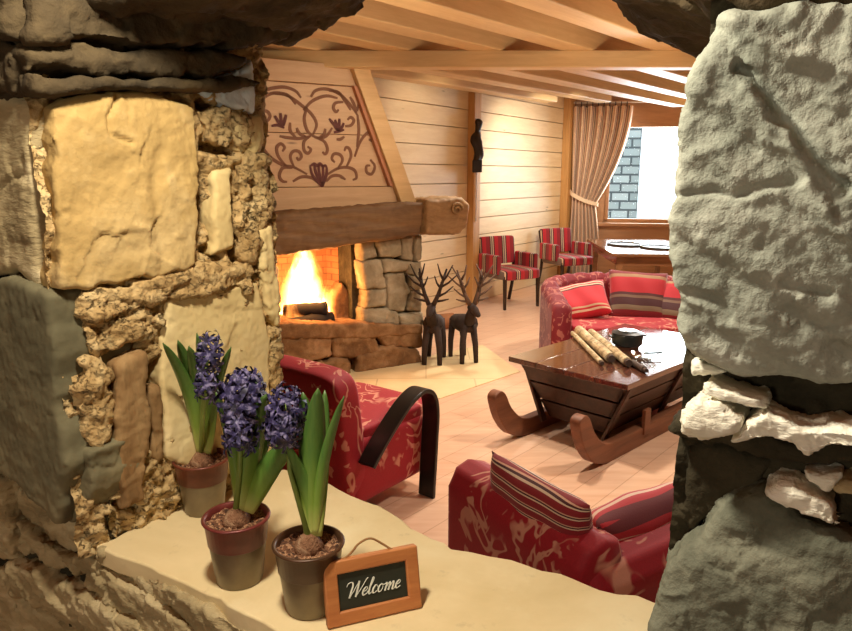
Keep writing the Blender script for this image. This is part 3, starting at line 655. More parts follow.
b.build('carved_curl', M['mantelend'], mend, smooth=True)
# hood of boards, local y=.1
HO = .10
bz = [1.36, 1.56, 1.98, 2.36, 2.52]
def trim_x(z): return -.16 - (z - 1.44) * .40
b = MB()
for z0, z1 in zip(bz[:-1], bz[1:]):
    x1a, x1b = trim_x(z0) - .0, trim_x(z1) - .0
    prot = 0.0 if z0 in (1.56, 1.98) else -.03
    lo = [(-2.2, HO + prot, z0), (x1a, HO + prot, z0), (x1a, HO + .3, z0), (-2.2, HO + .3, z0)]
    hi = [(-2.2, HO + prot, z1 - .004), (x1b, HO + prot, z1 - .004), (x1b, HO + .3, z1 - .004), (-2.2, HO + .3, z1 - .004)]
    b.prism([Vector(v) for v in lo], [Vector(v) for v in hi])
b.build('hood_panel', M['plankhood'], fp, bevel=.004)
b = MB(); w = .15
b.prism([Vector(v) for v in [(trim_x(1.4), HO - .09, 1.4), (trim_x(1.4) + w, HO - .09, 1.4), (trim_x(1.4) + w, HO + .4, 1.4), (trim_x(1.4), HO + .4, 1.4)]],
        [Vector(v) for v in [(trim_x(2.52), HO - .09, 2.52), (trim_x(2.52) + w, HO - .09, 2.52), (trim_x(2.52) + w, HO + .4, 2.52), (trim_x(2.52), HO + .4, 2.52)]])
b.build('hood_trim', M['joist'], fp, bevel=.006)
b = MB(); b.prism([Vector(v) for v in [(trim_x(1.56) - .03, HO - .05, 1.56), (trim_x(1.56) + .01, HO - .05, 1.56), (trim_x(1.56) + .01, HO + .1, 1.56), (trim_x(1.56) - .03, HO + .1, 1.56)]],
        [Vector(v) for v in [(trim_x(2.36) - .03, HO - .05, 2.36), (trim_x(2.36) + .01, HO - .05, 2.36), (trim_x(2.36) + .01, HO + .1, 2.36), (trim_x(2.36) - .03, HO + .1, 2.36)]])
b.build('hood_reveal', M['reveal'], fp)
# painted scrollwork on the hood
HPL = Plane(F0 + Vector((-.5, .866, 0)) * HO, FD)
def ribbon(mb, pts2, w, y, taper=True, t=.003, wf=None):
    pts = smooth_path([(p[0], 0, p[1]) for p in pts2], 5); n = len(pts); L = []; R = []
    for i, p in enumerate(pts):
        d = (pts[min(i + 1, n - 1)] - pts[max(i - 1, 0)]); d.normalize() if d.length else None
        s = Vector((-d.z, 0, d.x)); u = i / (n - 1)
        ww = wf(d, u) if wf else w * ((.35 + .65 * math.sin(PI * min(1, .12 + u * .8)) ** .7) if taper else 1)
        L.append(p + s * ww / 2); R.append(p - s * ww / 2)
    vs = []; fs = []
    for i in range(n):
        vs += [Vector((L[i].x, y, L[i].z)), Vector((R[i].x, y, R[i].z)), Vector((L[i].x, y + t, L[i].z)), Vector((R[i].x, y + t, R[i].z))]
    for i in range(n - 1):
        a = 4 * i; c = a + 4
        fs += [(a, a + 1, c + 1, c), (a + 2, c + 2, c + 3, a + 3), (a, c, c + 2, a + 2), (a + 1, a + 3, c + 3, c + 1)]
    fs += [(0, 2, 3, 1), (4 * n - 4, 4 * n - 3, 4 * n - 1, 4 * n - 2)]
    mb.add(vs, fs)
ST = [[(30, 120), (60, 92), (105, 72), (180, 64), (240, 85), (268, 120)], [(40, 145), (110, 98), (180, 100), (215, 120), (240, 155)], [(110, 95), (200, 110), (290, 175), (330, 215), (350, 262), (330, 315)],
      [(320, 115), (345, 82), (400, 74), (470, 100), (530, 160), (565, 212)], [(280, 185), (330, 135), (400, 110), (460, 122)], [(300, 170), (285, 230), (300, 290), (330, 322)], [(415, 82), (465, 92), (505, 145), (530, 185)],
      [(565, 210), (572, 290), (562, 380)], [(525, 115), (545, 150), (560, 200)], [(562, 190), (575, 150), (600, 148)], [(490, 142), (450, 147), (438, 172), (452, 194), (466, 182)],
      [(550, 430), (580, 350), (620, 303), (646, 320), (642, 346), (624, 338)], [(632, 445), (656, 480), (640, 520), (614, 512), (612, 480), (632, 476)], [(20, 205), (60, 190), (90, 192), (105, 215), (92, 240), (75, 228)],
      [(500, 270), (530, 265), (546, 240), (530, 222), (512, 236)], [(155, 322), (200, 330), (260, 334), (320, 322)], [(210, 250), (212, 295), (240, 328)], [(245, 278), (262, 310), (295, 325)], [(330, 320), (362, 332), (402, 320), (432, 278)], [(396, 282), (388, 312), (362, 332)],
      [(312, 325), (284, 350), (284, 395), (304, 412), (320, 392), (302, 376)], [(350, 330), (390, 350), (407, 390), (396, 416), (380, 404)], [(455, 338), (475, 338), (496, 324)],
      [(40, 320), (60, 370), (90, 415), (130, 450), (180, 476), (230, 485), (300, 522)], [(190, 480), (150, 430), (140, 385), (160, 362), (182, 380), (170, 402)], [(230, 482), (212, 432), (226, 402), (256, 402), (270, 428), (256, 446), (244, 432)],
      [(222, 488), (172, 490), (154, 530), (170, 558), (195, 562)], [(225, 560), (270, 536), (320, 540), (352, 562)], [(408, 522), (460, 492), (510, 486), (550, 502), (560, 540), (540, 552)], [(460, 495), (486, 450), (474, 420), (442, 415), (430, 440), (446, 460)],
      [(508, 482), (530, 430), (524, 392), (506, 380), (496, 400)], [(400, 560), (430, 532), (470, 530), (502, 550)]]
SDK = [[(112, 268), (145, 264), (180, 278)], [(130, 215), (152, 250), (172, 270)], [(160, 200), (164, 240), (174, 266)], [(190, 210), (182, 240), (176, 268)], [(415, 230), (440, 260), (460, 296)], [(446, 235), (456, 265), (464, 296)], [(470, 230), (468, 262), (466, 296)], [(492, 252), (482, 275), (468, 298)], [(440, 302), (466, 296), (494, 288)],
       [(380, 590), (330, 530), (316, 480)], [(380, 585), (348, 520), (336, 470)], [(380, 582), (364, 520), (360, 470)], [(380, 582), (384, 520), (382, 474)], [(380, 586), (400, 530), (404, 486)], [(316, 480), (336, 466), (352, 478), (366, 466), (382, 480), (396, 476), (404, 492)]]
def hpx(p): return HPL.px(250 + p[0] / 5.26, 75 + p[1] / 5.26)
b = MB()
for s in ST: ribbon(b, [hpx(p) for p in s], .026, HO - .004)
scw = b.build('painted_scrollwork', M['ornament'], fp)
for grp in (SDK[:4], SDK[4:9], SDK[9:]):
    b = MB()
    for s in grp: ribbon(b, [hpx(p) for p in s], .024, HO - .007)
    b.build('painted_flower', M['ornamentdark'], scw)
def fl(x, y, z): return F0 + FD * x + Vector((-.5, .866, 0)) * y + Vector((0, 0, z))
# fire and logs
HZ = .345
def log_at(p, q, r, seed, label):
    rs = random.Random(seed); p, q = Vector(p), Vector(q); b = MB()
    pts = [p.lerp(q, k / 8) + Vector((rs.uniform(-.006, .006), rs.uniform(-.006, .006), rs.uniform(-.006, .006))) for k in range(9)]
    b.tube(pts, [r * rs.uniform(.85, 1.1) for _ in pts], 12); o = b.build('firewood_log', M['charcoal'], smooth=True)
    return tag(o, label, 'log', 'logs burning in the fireplace')
def hp(x, y, lo): q = FPL.px(x, y); return q
log_at(fl(-1.26, .12, .42), fl(-.76, .14, .45), .07, 1, 'charred log lying nearest in the fire')
log_at(fl(-1.2, .3, .43), fl(-.74, .27, .44), .05, 2, 'charred log at the back of the fire')
log_at(fl(-1.15, .27, .53), fl(-.82, .12, .54), .055, 3, 'charred log laid on top of the other two')
fire = empty('fire', fl(-.95, .3, HZ)); tag(fire, 'bright white and orange flames rising in the fireplace', 'fire')
def flame_mat():
    t = NT('fire_volume'); v = t.xyz(); nz = t.noise(5.5, 3, .6, t.vec((1.6, 1.6, .75)), .8)
    k = t.math('SUBTRACT', 1.0, t.math('MULTIPLY', v[2], 1.18))                  # narrowing with height
    k = t.math('MAXIMUM', k, .05)
    rx = t.math('DIVIDE', v[0], t.math('MULTIPLY', k, .40)); ry = t.math('DIVIDE', v[1], t.math('MULTIPLY', k, .2))
    r = t.math('SQRT', t.math('ADD', t.math('MULTIPLY', rx, rx), t.math('MULTIPLY', ry, ry)))
    f = t.math('ADD', t.math('SUBTRACT', 1.0, r), t.math('MULTIPLY', t.math('SUBTRACT', nz, .5), 1.7))
    f = t.math('MINIMUM', t.math('MAXIMUM', f, 0.0), 1.0)
    e = t.n('ShaderNodeEmission'); t.put(e.inputs[0], t.ramp(f, [(0., (1, .16, .02)), (.3, (1, .34, .06)), (.65, (1, .62, .24))]))
    t.put(e.inputs[1], t.math('MULTIPLY', t.math('POWER', f, 1.4), 190.0))
    t.t.links.new(e.outputs[0], t.out.inputs['Volume']); t.t.links.remove(t.out.inputs[0].links[0]); return t.m
def fdom(u, v):
    a = u * 2 * PI; r = math.sin(PI * (v * .85 + .15)) ** .5 * (1 - .55 * v) if v < 1 else 0
    r *= 1 + .08 * math.sin(3 * a + 6 * v)
    return Vector((.42 * r * math.cos(a), .2 * r * math.sin(a), .06 + .74 * v))
b = MB(); b.grid(fdom, 32, 24, True); o = b.build('flame', flame_mat(), fire, smooth=True); o.rotation_euler = (0, 0, ANG(FD))

# ================================================================== FURNITURE
def rbox(name, c, s, mat, parent, r=.03, seg=4, rot=None, sub=0):
    b = MB(); b.box(c, s, rot); return b.build(name, mat, parent, bevel=r, seg=seg)
def soft_box(name, c, s, mat, parent, puff=.02, p=6, rot=None):
    """upholstered pad: superellipsoid-like box with a slight crown"""
    def fn(u, v):
        a, t = u * 2 * PI, (v - .5) * PI
        e = 2 / p; sg = lambda x, k: math.copysign(abs(x) ** k, x)
        x = sg(math.cos(t), e) * sg(math.cos(a), e); y = sg(math.cos(t), e) * sg(math.sin(a), e); z = sg(math.sin(t), e)
        k = 1 + puff * (1 - min(1, x * x)) * (1 - min(1, y * y)) / max(s[2], .05)
        return Vector((x * s[0] / 2, y * s[1] / 2, z * s[2] / 2 * k))
    b = MB(); b.grid(fn, 64, 33, True)
    if rot is not None: b.v = [tuple(rot @ Vector(v)) for v in b.v]
    b.v = [tuple(Vector(v) + Vector(c)) for v in b.v]
    return b.build(name, mat, parent, smooth=True)
def pillow(name, w, h, t, mat, loc, M3, label, cat='cushion', group=None):
    """local x = width, y = height, z = thickness; M3 is a 3x3 rotation"""
    b = MB()
    for sgn in (1, -1):
        def fn(u, v):
            x, y = u * 2 - 1, v * 2 - 1
            k = max(0, (1 - x ** 4) * (1 - y ** 4)) ** .55
            pin = 1 - .07 * (1 - (1 - x * x)) * (1 - y * y) - .07 * (1 - x * x) * (y * y) * 0
            px_, py_ = x * (1 - .05 * (1 - y * y) * abs(x)), y * (1 - .05 * (1 - x * x) * abs(y))
            return Vector((px_ * w / 2, py_ * h / 2, sgn * t / 2 * k * (1 + .06 * math.sin(7 * x + 3 * y))))
        b.grid(fn, 29, 29)
    o = b.build(name, mat, None, smooth=True); o.matrix_world = Matrix.Translation(loc) @ M3.to_4x4()
    return tag(o, label, cat, group)
def basis(x, y):
    x = Vector(x).normalized(); y = Vector(y); y = (y - x * x.dot(y)).normalized(); z = x.cross(y)
    return Matrix((x, y, z)).transposed()
# --- bentwood armchair with its back to the wall opening
AF = Vector((.616, .788, 0)); AR = Vector((.788, -.616, 0))
ac = empty('armchair', (-.438, 3.332, 0), ANG(AR)); tag(ac, 'red armchair with curved black wooden arms by the fireplace, seen from behind', 'armchair')
soft_box('seat', (0, .06, .27), (.62, .62, .36), M['red'], ac, .015, 9)
soft_box('seat_cushion', (0, .1, .43), (.6, .6, .12), M['red'], ac, .02, 7)
soft_box('backrest', (0, -.22, .44), (.62, .17, .66), M['red'], ac, .02, 7, Matrix.Rotation(.12, 3, 'X'))
ap = [(-.2, .33), (-.12, .41), (0, .51), (.1, .575), (.19, .6), (.26, .565), (.29, .47), (.28, .3), (.255, 0)]
for sx in (-1, 1):
    b = MB(); b.tube(smooth_path([(sx * .362, y, z) for y, z in ap], 6), 0, up=(1, 0, 0), flat=(.1, .022)); b.build('arm', M['blackwood'], ac, bevel=.005)
    b = MB(); b.box((sx * .27, -.2, .05), (.05, .05, .1)); b.build('leg', M['blackwood'], ac, bevel=.004)
# --- sofa below the opening
SA = Vector((.85, .527, 0)); SB = Vector((-.527, .85, 0))
so = empty('sofa', (.457, 1.707, 0), ANG(SA)); tag(so, 'red patterned sofa just below the stone sill, seen from behind', 'sofa')   # local x along the back, y towards the seat front
def roll(name, p0, p1, h, th, mat, parent, lean=0):
    """upright upholstered slab with a rolled top, from p0 to p1 (local xy)"""
    p0, p1 = Vector((*p0, 0)), Vector((*p1, 0)); d = (p1 - p0).normalized(); n = Vector((-d.y, d.x, 0)); L = (p1 - p0).length
    prof = [(-th * .5, .08)] + [(-th * .5, h * k) for k in (.3, .5, .7, .82)] + [(-th * .56, h * .9), (-th * .45, h * .97), (-th * .1, h), (th * .3, h * .97), (th * .5, h * .88), (th * .5, h * .6), (th * .5, .08)]
    def fn(u, v):
        e = min(1, min(u, 1 - u) / .05); k = .75 + .25 * math.sqrt(max(0, 1 - (1 - e) ** 2))
        i = v * (len(prof) - 1); a = int(min(i, len(prof) - 2)); t = i - a
        o = prof[a][0] * (1 - t) + prof[a + 1][0] * t; z = prof[a][1] * (1 - t) + prof[a + 1][1] * t
        return p0 + d * (L * u) + n * (o * k + 0) + Vector((0, 0, z if z < h * .5 else h * .5 + (z - h * .5) * (.93 + .07 * k / 1)))
    b = MB(); nu = 40; nv = 45; b.grid(fn, nu, nv)
    b.f.append(tuple(j for j in range(nv))); b.f.append(tuple((nu - 1) * nv + j for j in range(nv))[::-1])
    return b.build(name, mat, parent, smooth=True)
roll('armrest', (.05, .0), (.05, .68), .645, .17, M['red'], so)
roll('backrest', (1.75, .05), (0, .05), .58, .18, M['red'], so)
soft_box('seat', (.92, .26, .2), (1.62, .42, .28), M['red'], so, .02, 10)
soft_box('seat_cushion', (.92, .27, .36), (1.6, .40, .13), M['red'], so, .02, 8)
for x, y in ((.08, .1), (.08, .44), (1.65, .1), (1.65, .44)):
    b = MB(); b.box((x, y, .04), (.05, .05, .08)); b.build('foot', M['darkwood'], so)
# cushions on it
pillow('cushion', .46, .42, .13, M['cushA'], Vector((.365, 1.99, .525)), basis(SB * -1, Vector((-.10, -.06, 1))), 'narrow-striped cushion propped upright on the sofa arm below the sill')
pillow('cushion', .5, .36, .17, M['cushC'], Vector((.655, 2.06, .505)), basis(SA, Vector((.30, -.49, .66))), 'red cushion with striped edges leaning on the near sofa back')
# --- tub sofa beyond the sled
ts = empty('tub_sofa', (1.78, 6.05, 0), 0); tag(ts, 'rounded red tub sofa with channelled back behind the sled table', 'sofa')
def tub(name, r, th, h0, h1, mat, parent, y0):
    path = []; 
    for k in range(16): path.append((-r, y0 + (0 - y0) * k / 16))
    for k in range(65): a = PI - PI * k / 64; path.append((r * math.cos(a), r * math.sin(a) * .98))
    for k in range(1, 17): path.append((r, y0 * k / 16))
    n = len(path)
    def fn(u, v):
        i = min(n - 1, int(round(u * (n - 1)))); p = Vector((*path[i], 0)); a = Vector((*path[max(i - 1, 0)], 0)); c = Vector((*path[min(i + 1, n - 1)], 0))
        d = (c - a).normalized(); nn = Vector((d.y, -d.x, 0))        # inwards
        m = 1 - abs(u - .5) * 2; h = h0 + (h1 - h0) * min(1, m * 2.2)
        ch = .026 * abs(math.sin(u * PI * 18)) ** .6
        prof = [(-.5, .1), (-.5, .4), (-.52, .75), (-.5, .92), (-.25, 1), (.2, 1), (.48, .92), (.5, .75), (.46, .4), (.46, .1)]
        q = v * 9; k = int(min(q, 8)); t = q - k
        o = prof[k][0] * (1 - t) + prof[k + 1][0] * t; z = prof[k][1] * (1 - t) + prof[k + 1][1] * t
        return p + nn * (o * th + (ch if o > -.3 else 0)) + Vector((0, 0, z * h + (ch if z > .9 else 0)))
    b = MB(); nv = 28; nu = n; b.grid(fn, nu, nv); b.f.append(tuple(range(nv))); b.f.append(tuple((nu - 1) * nv + j for j in range(nv))[::-1])
    return b.build(name, mat, parent, smooth=True)
tub('backrest', .66, .15, .58, .69, M['redfine'], ts, -.55)
soft_box('seat', (0, -.02, .2), (1.2, 1.05, .28), M['red'], ts, .02, 8)
soft_box('seat_cushion', (0, -.05, .37), (1.16, 1.05, .12), M['red'], ts, .02, 7)
for x, y in ((-.6, -.45), (.6, -.45), (-.4, .4), (.4, .4)):
    b = MB(); b.box((x, y, .035), (.05, .05, .08)); b.build('foot', M['darkwood'], ts)
pillow('cushion', .46, .40, .17, M['cushC'], Vector((1.38, 5.93, .56)), basis((.93, -.12, .22), (-.1, .75, .55)), 'red cushion lying at the left end of the tub sofa')
pillow('cushion', .52, .48, .15, M['cushB'], Vector((1.89, 5.97, .6)), basis((1, -.12, -.06), (.14, .5, .8)), 'broad-striped cushion standing in the middle of the tub sofa')
pillow('cushion', .46, .42, .15, M['cushB'], Vector((2.24, 5.87, .56)), basis((.8, -.5, 0), (.3, .5, .75)), 'striped cushion half hidden by the stone pillar on the tub sofa')
# --- sled coffee table
SU = Vector((.72, .695, 0)).normalized(); SV = Vector((-SU.y, SU.x, 0))
N0 = Vector((1.132, 3.654, 0)); SL, SW = 1.45, .86
sled = empty('sled_table', N0 + SU * SL / 2 + SV * SW / 2, ANG(SU)); tag(sled, 'dark wooden sled with box body and glossy top used as coffee table', 'table')
b = MB()
for k in range(4): b.box((0, -SW / 2 + (k + .5) * SW / 4, .482), (SL, SW / 4 - .003, .034))
b.build('tabletop', M['sledtop'], sled, bevel=.004)
TX, TY, BX, BY, ZT, ZB = SL / 2 - .05, SW / 2 - .05, SL / 2 - .17, SW / 2 - .22, .465, .10
def lerp(a, c, t): return a + (c - a) * t
for k in range(3):
    t0, t1 = k / 3 + .012, (k + 1) / 3 - .012
    for sx, sy, end in ((0, -1, 0), (0, 1, 0), (-1, 0, 1), (1, 0, 1)):
        z0, z1 = lerp(ZB, ZT, t0), lerp(ZB, ZT, t1); x0, x1, y0, y1 = lerp(BX, TX, t0), lerp(BX, TX, t1), lerp(BY, TY, t0), lerp(BY, TY, t1); th = .03
        b = MB()
        if not end: b.prism([Vector(v) for v in ((-x0, sy * y0, z0), (x0, sy * y0, z0), (x0, sy * (y0 - th), z0), (-x0, sy * (y0 - th), z0))], [Vector(v) for v in ((-x1, sy * y1, z1), (x1, sy * y1, z1), (x1, sy * (y1 - th), z1), (-x1, sy * (y1 - th), z1))])
        else: b.prism([Vector(v) for v in ((sx * x0, -y0, z0), (sx * x0, y0, z0), (sx * (x0 - th), y0, z0), (sx * (x0 - th), -y0, z0))], [Vector(v) for v in ((sx * x1, -y1, z1), (sx * x1, y1, z1), (sx * (x1 - th), y1, z1), (sx * (x1 - th), -y1, z1))])
        b.build('side_board' if not end else 'end_board', M['sledwood'], sled, bevel=.005)
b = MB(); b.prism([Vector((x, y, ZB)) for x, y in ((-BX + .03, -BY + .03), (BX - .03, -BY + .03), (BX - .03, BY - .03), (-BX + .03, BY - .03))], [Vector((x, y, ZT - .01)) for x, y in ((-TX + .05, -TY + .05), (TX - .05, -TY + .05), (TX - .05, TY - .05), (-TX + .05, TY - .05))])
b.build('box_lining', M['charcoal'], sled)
for sx in (-.6, .1, .6):
    for sy in (-1, 1):
        b = MB(); b.tube([(sx * 1.0, sy * (BY + .012), ZB - .02), (sx * 1.0, sy * (TY + .012), ZT)], 0, flat=(.05, .02), up=(1, 0, 0)); b.build('batten', M['sledwood'], sled, bevel=.003)
for sy in (-1, 1):
    up = [(.80, .0), (.80, .13), (.0, .12), (-.68, .11), (-.78, .14), (-.88, .23), (-.94, .33), (-.99, .36), (-1.04, .335), (-1.03, .27), (-.98, .16), (-.88, .05), (-.74, .0), (0, 0)]
    top = smooth_path([(x, 0, z) for x, z in up[3:13]], 4); poly = [(.80, .0), (.80, .13), (.0, .12)] + [(p.x, p.z) for p in top] + [(0, 0)]
    y0 = sy * .30; b = MB(); b.prism([Vector((x, y0 - .035, z)) for x, z in poly], [Vector((x, y0 + .035, z)) for x, z in poly])
    rn = b.build('runner', M['runner'], sled, bevel=.008, seg=3)
    for x in (-.3, .35):
        b = MB(); b.box((x, sy * .335, .15), (.07, .025, .16)); b.build('bracket', M['runner'], rn, bevel=.003)
# things lying on the sled
def scroll(p, q, r, mat, label, seed):
    rs = random.Random(seed); p, q = Vector(p), Vector(q); root = empty('rolled_scroll', (p.x, p.y, .499)); tag(root, label, 'scroll', 'rolled scrolls on the sled table')
    o0 = Vector((p.x, p.y, .499)); b = MB(); b.tube([p.lerp(q, k / 6) - o0 for k in range(7)], [r * (1 + rs.uniform(-.05, .05)) for _ in range(7)], 14); rl = b.build('roll', mat, root, smooth=False)
    d = (q - p).normalized(); b = MB(); b.tube([q - o0 - d * .01, q - o0 + d * .03], r * .72, 12); b.build('rod_end', M['scrolldark'], rl)
    return root
scroll((1.075, 4.86, .517), (1.085, 4.07, .517), .017, M['scroll'], 'thin pale roll lying foremost among the rolls on the sled table', 1)
scroll((1.13, 4.9, .532), (1.155, 4.12, .532), .032, M['scroll'], 'thick pale roll lying second among the rolls on the sled table', 2)
scroll((1.2, 4.82, .530), (1.235, 4.03, .530), .030, M['scroll'], 'speckled roll lying beside the black pot on the sled table', 3)
scroll((1.275, 4.06, .519), (1.30, 3.9, .519), .019, M['scrolldark'], 'short dark roll lying at the end of the pale rolls', 4)
pot = empty('casserole_pot', (1.37, 4.5, .499), .2); tag(pot, 'small black lidded pot standing on the sled table', 'pot')
b = MB(); b.lathe([(.0, .02), (.085, .02), (.1, .03), (.105, .1), (.1, .1), (.0, .1)], 28); b.build('pot_body', M['blackmetal'], pot, smooth=False, bevel=.003)
b = MB(); b.lathe([(.0, .1), (.104, .1), (.106, .108), (.06, .118), (.0, .12)], 28); lid = b.build('lid', M['blackmetal'], pot)
b = MB(); b.lathe([(.0, .118), (.06, .118), (.062, .124), (.0, .128)], 28); b.build('lid_plate', M['steel'], lid)
b = MB(); b.lathe([(.0, .0), (.08, .0), (.08, .02), (.0, .02)], 28); b.build('trivet', M['runner'], pot)
for sx in (-1, 1):
    b = MB(); b.box((sx * .115, 0, .085), (.03, .05, .012)); b.build('pot_handle', M['blackmetal'], pot, bevel=.003)
ct = empty('glass_tray', (1.37, 4.2, .499), .5); tag(ct, 'clear glass dish lying in front of the black pot', 'dish')
b = MB(); b.lathe([(.0, .004), (.06, .004), (.1, .03), (.104, .03), (.064, .0), (.0, .0)], 28); b.build('dish', M['crystal'], ct, smooth=True)
b = MB(); b.tube([(.05, .02, .03), (.16, -.03, .032)], .006, 8); b.build('spoon', M['blackmetal'], ct)
# --- dining chairs
def chair(loc, rz, label, bh=.86):
    r = empty('dining_chair', loc, rz); tag(r, label, 'chair', 'dining chairs against the plank wall')
    w, d = .58, .58
    for sx in (-1, 1):
        b = MB(); b.tube([(sx * (w / 2 - .03), d / 2 - .04, .42), (sx * (w / 2 - .03), d / 2 - .03, 0)], [.028, .02], 4); b.build('leg', M['darkwood'], r)
        b = MB(); b.tube(smooth_path([(sx * (w / 2 - .03), -d / 2 - .06, 0), (sx * (w / 2 - .03), -d / 2 + .03, .42), (sx * (w / 2 - .03), -d / 2 - .05, bh - .02)], 4), .024, 6); b.build('leg', M['darkwood'], r)
        rbox('armrest', (sx * (w / 2 + .0), -.04, .55), (.07, .42, .24), M['stripeside'], r, .02)
    soft_box('seat', (0, .02, .43), (w, d, .13), M['stripe'], r, .02, 7)
    rb = soft_box('backrest', (0, -d / 2 - .01, .69), (w - .04, .08, .36), M['stripe'], r, .01, 12, Matrix.Rotation(.12, 3, 'X'))
    return r
chair((1.08, 8.70, 0), math.atan2(-.5, -.87), 'striped red chair with dark legs below the carved figure')
chair((2.09, 10.06, 0), math.atan2(-.42, -.9), 'striped red chair in the corner below the curtain')
# --- table below the window
wt = empty('window_table', (2.8, 8.85, 0), math.radians(-4)); tag(wt, 'brown wooden table with shiny top below the window', 'table')
rbox('tabletop', (0, 0, .735), (1.1, 1.85, .035), M['tablewood'], wt, .006)
rbox('apron', (0, -.82, .66), (.9, .03, .12), M['tablewood'], wt, .003); rbox('apron', (-.46, 0, .66), (.03, 1.6, .12), M['tablewood'], wt, .003)
rbox('apron', (.46, 0, .66), (.03, 1.6, .12), M['tablewood'], wt, .003); rbox('apron', (0, .82, .66), (.9, .03, .12), M['tablewood'], wt, .003)
for sx in (-.44, .44):
    for sy in (-.8, .8):
        b = MB(); b.tube([(sx, sy, .72), (sx, sy, .45), (sx, sy, 0)], [.055, .045, .03], 4); b.build('leg', M['tablewood'], wt)
def mat_on(x, y, rz, label):
    b = MB(); b.lathe([(0, 0), (1, 0), (1, .03), (.94, .03), (.9, .012), (0, .012)], 36); o = b.build('oval_tray', M['paper']); o.scale = (.2, .26, .8); o.location = (x, y, .753); o.rotation_euler = (0, 0, rz)
    return tag(o, label, 'tray', 'dark trays on the window table')
p1, p2 = at_z(624, 245, .753), at_z(658, 248, .753)
mat_on(p1.x, p1.y, .3, 'dark oval tray on the window table near the curtain')
mat_on(p2.x, p2.y, .3, 'dark oval tray on the window table near the stone pillar')
# --- curtain
rod = empty('curtain_rod', (0, 0, 0)); tag(rod, 'pale rod with dark rings above the window', 'rod')
RZ = 2.76; b = MB(); b.tube([WP.w(.06, RZ, .12), WP.w(2.9, RZ, .12)], .018, 10); b.build('rod', M['rod'], rod, smooth=True)
NR = 10
for k in range(NR):
    c = WP.w(.10 + .086 * k, RZ - .03, .12); b = MB()
    b.tube([c + WP.n * (.028 * math.cos(t)) + Vector((0, 0, .04 * math.sin(t))) for t in [2 * PI * i / 16 for i in range(17)]], .006, 6); b.build('ring', M['ring'], rod)
def curtain_fn(u, v):
    # u across the cloth, v=0 top .. 1 floor; gathered at the tieback (v=.56)
    z = RZ - .06 - v * (RZ - .08)
    TB = .56
    tl, tr = .06 + .0 * v, 1.0
    if v < TB:
        k = v / TB; left = lerp(.07, .10, k ** 1.5); right = lerp(.98, .48, k ** 1.7)
    else:
        k = (v - TB) / (1 - TB); left = lerp(.10, .07, k); right = lerp(.48, .56, min(1, k * 2.2))
    s = lerp(left, right, u); wd = right - left
    amp = .075 * (1 if v < .5 else .9); o = .14 + amp * math.sin(u * 2 * PI * 7.6 + .5 * math.sin(u * 9)) + .02 * math.sin(u * 31 + v * 4)
    squeeze = math.exp(-((v - TB) / .05) ** 2); o = o * (1 - .45 * squeeze) + .07 * squeeze
    sag = .1 * u * math.sin(PI * min(1, v / TB)) * (1 if v < TB else 0)
    return WP.w(s, z - sag * .3, o)
cu = empty('curtain', (0, 0, 0)); tag(cu, 'striped beige and brown curtain tied back beside the window', 'curtain')
b = MB(); NU, NVv = 181, 60; b.grid(curtain_fn, NU, NVv); o = b.build('cloth', M['curtain'], cu, smooth=True)
uvl = o.data.uv_layers.new(name='UVMap'); uvs = []
me = o.data
import itertools
lut = {}
for i in range(NU):
    for j in range(NVv):
        p = curtain_fn(i / (NU - 1), j / (NVv - 1)); lut[(round(p.x, 4), round(p.y, 4), round(p.z, 4))] = (i / (NU - 1), j / (NVv - 1))
for l in me.loops:
    p = me.vertices[l.vertex_index].co; uvs += list(lut.get((round(p.x, 4), round(p.y, 4), round(p.z, 4)), (0, 0)))
uvl.data.foreach_set('uv', uvs)
b = MB(); b.tube(smooth_path([WP.w(.05, 1.44, .04), WP.w(.1, 1.36, .2), WP.w(.3, 1.26, .23), WP.w(.5, 1.2, .18), WP.w(.46, 1.22, .06), WP.w(.2, 1.34, .03)], 6), 0, flat=(.06, .012), up=(0, 0, 1)); b.build('tieback', M['curtain'], cu, smooth=False)
# --- carved figure on the wall post
fg = empty('wall_figure', at_d(477, 172, 8.66)); tag(fg, 'dark carved wooden figure mounted on the plank wall post', 'carving')
rs = np.random.RandomState(4)
b = MB(); b.box((0, .0, .07), (.12, .1, .15)); b.build('bracket', M['figure'], fg, bevel=.01)
def fign(u, v):
    a = u * 2 * PI; z = v * .5; pr = [(0, .05), (.1, .062), (.3, .055), (.45, .07), (.6, .06), (.7, .03), (.76, .034), (.86, .042), (.93, .05), (1, .02)]
    for (z0, r0), (z1, r1) in zip(pr[:-1], pr[1:]):
        if z0 <= v <= z1: r = r0 + (r1 - r0) * (v - z0) / (z1 - z0); break
    r *= 1 + .18 * math.sin(3 * a + 9 * v) * (1 if v < .7 else .4)
    return Vector((r * math.cos(a) + .012 * math.sin(v * 9), r * .9 * math.sin(a), .14 + z))
b = MB(); b.grid(fign, 24, 40, True); b.build('figure', M['figure'], fg, smooth=True)
b = MB(); b.tube([(-.0, .03, .0), (.0, .03, -.62)], .007, 6); b.build('hanging_cord', M['rod'], fg)
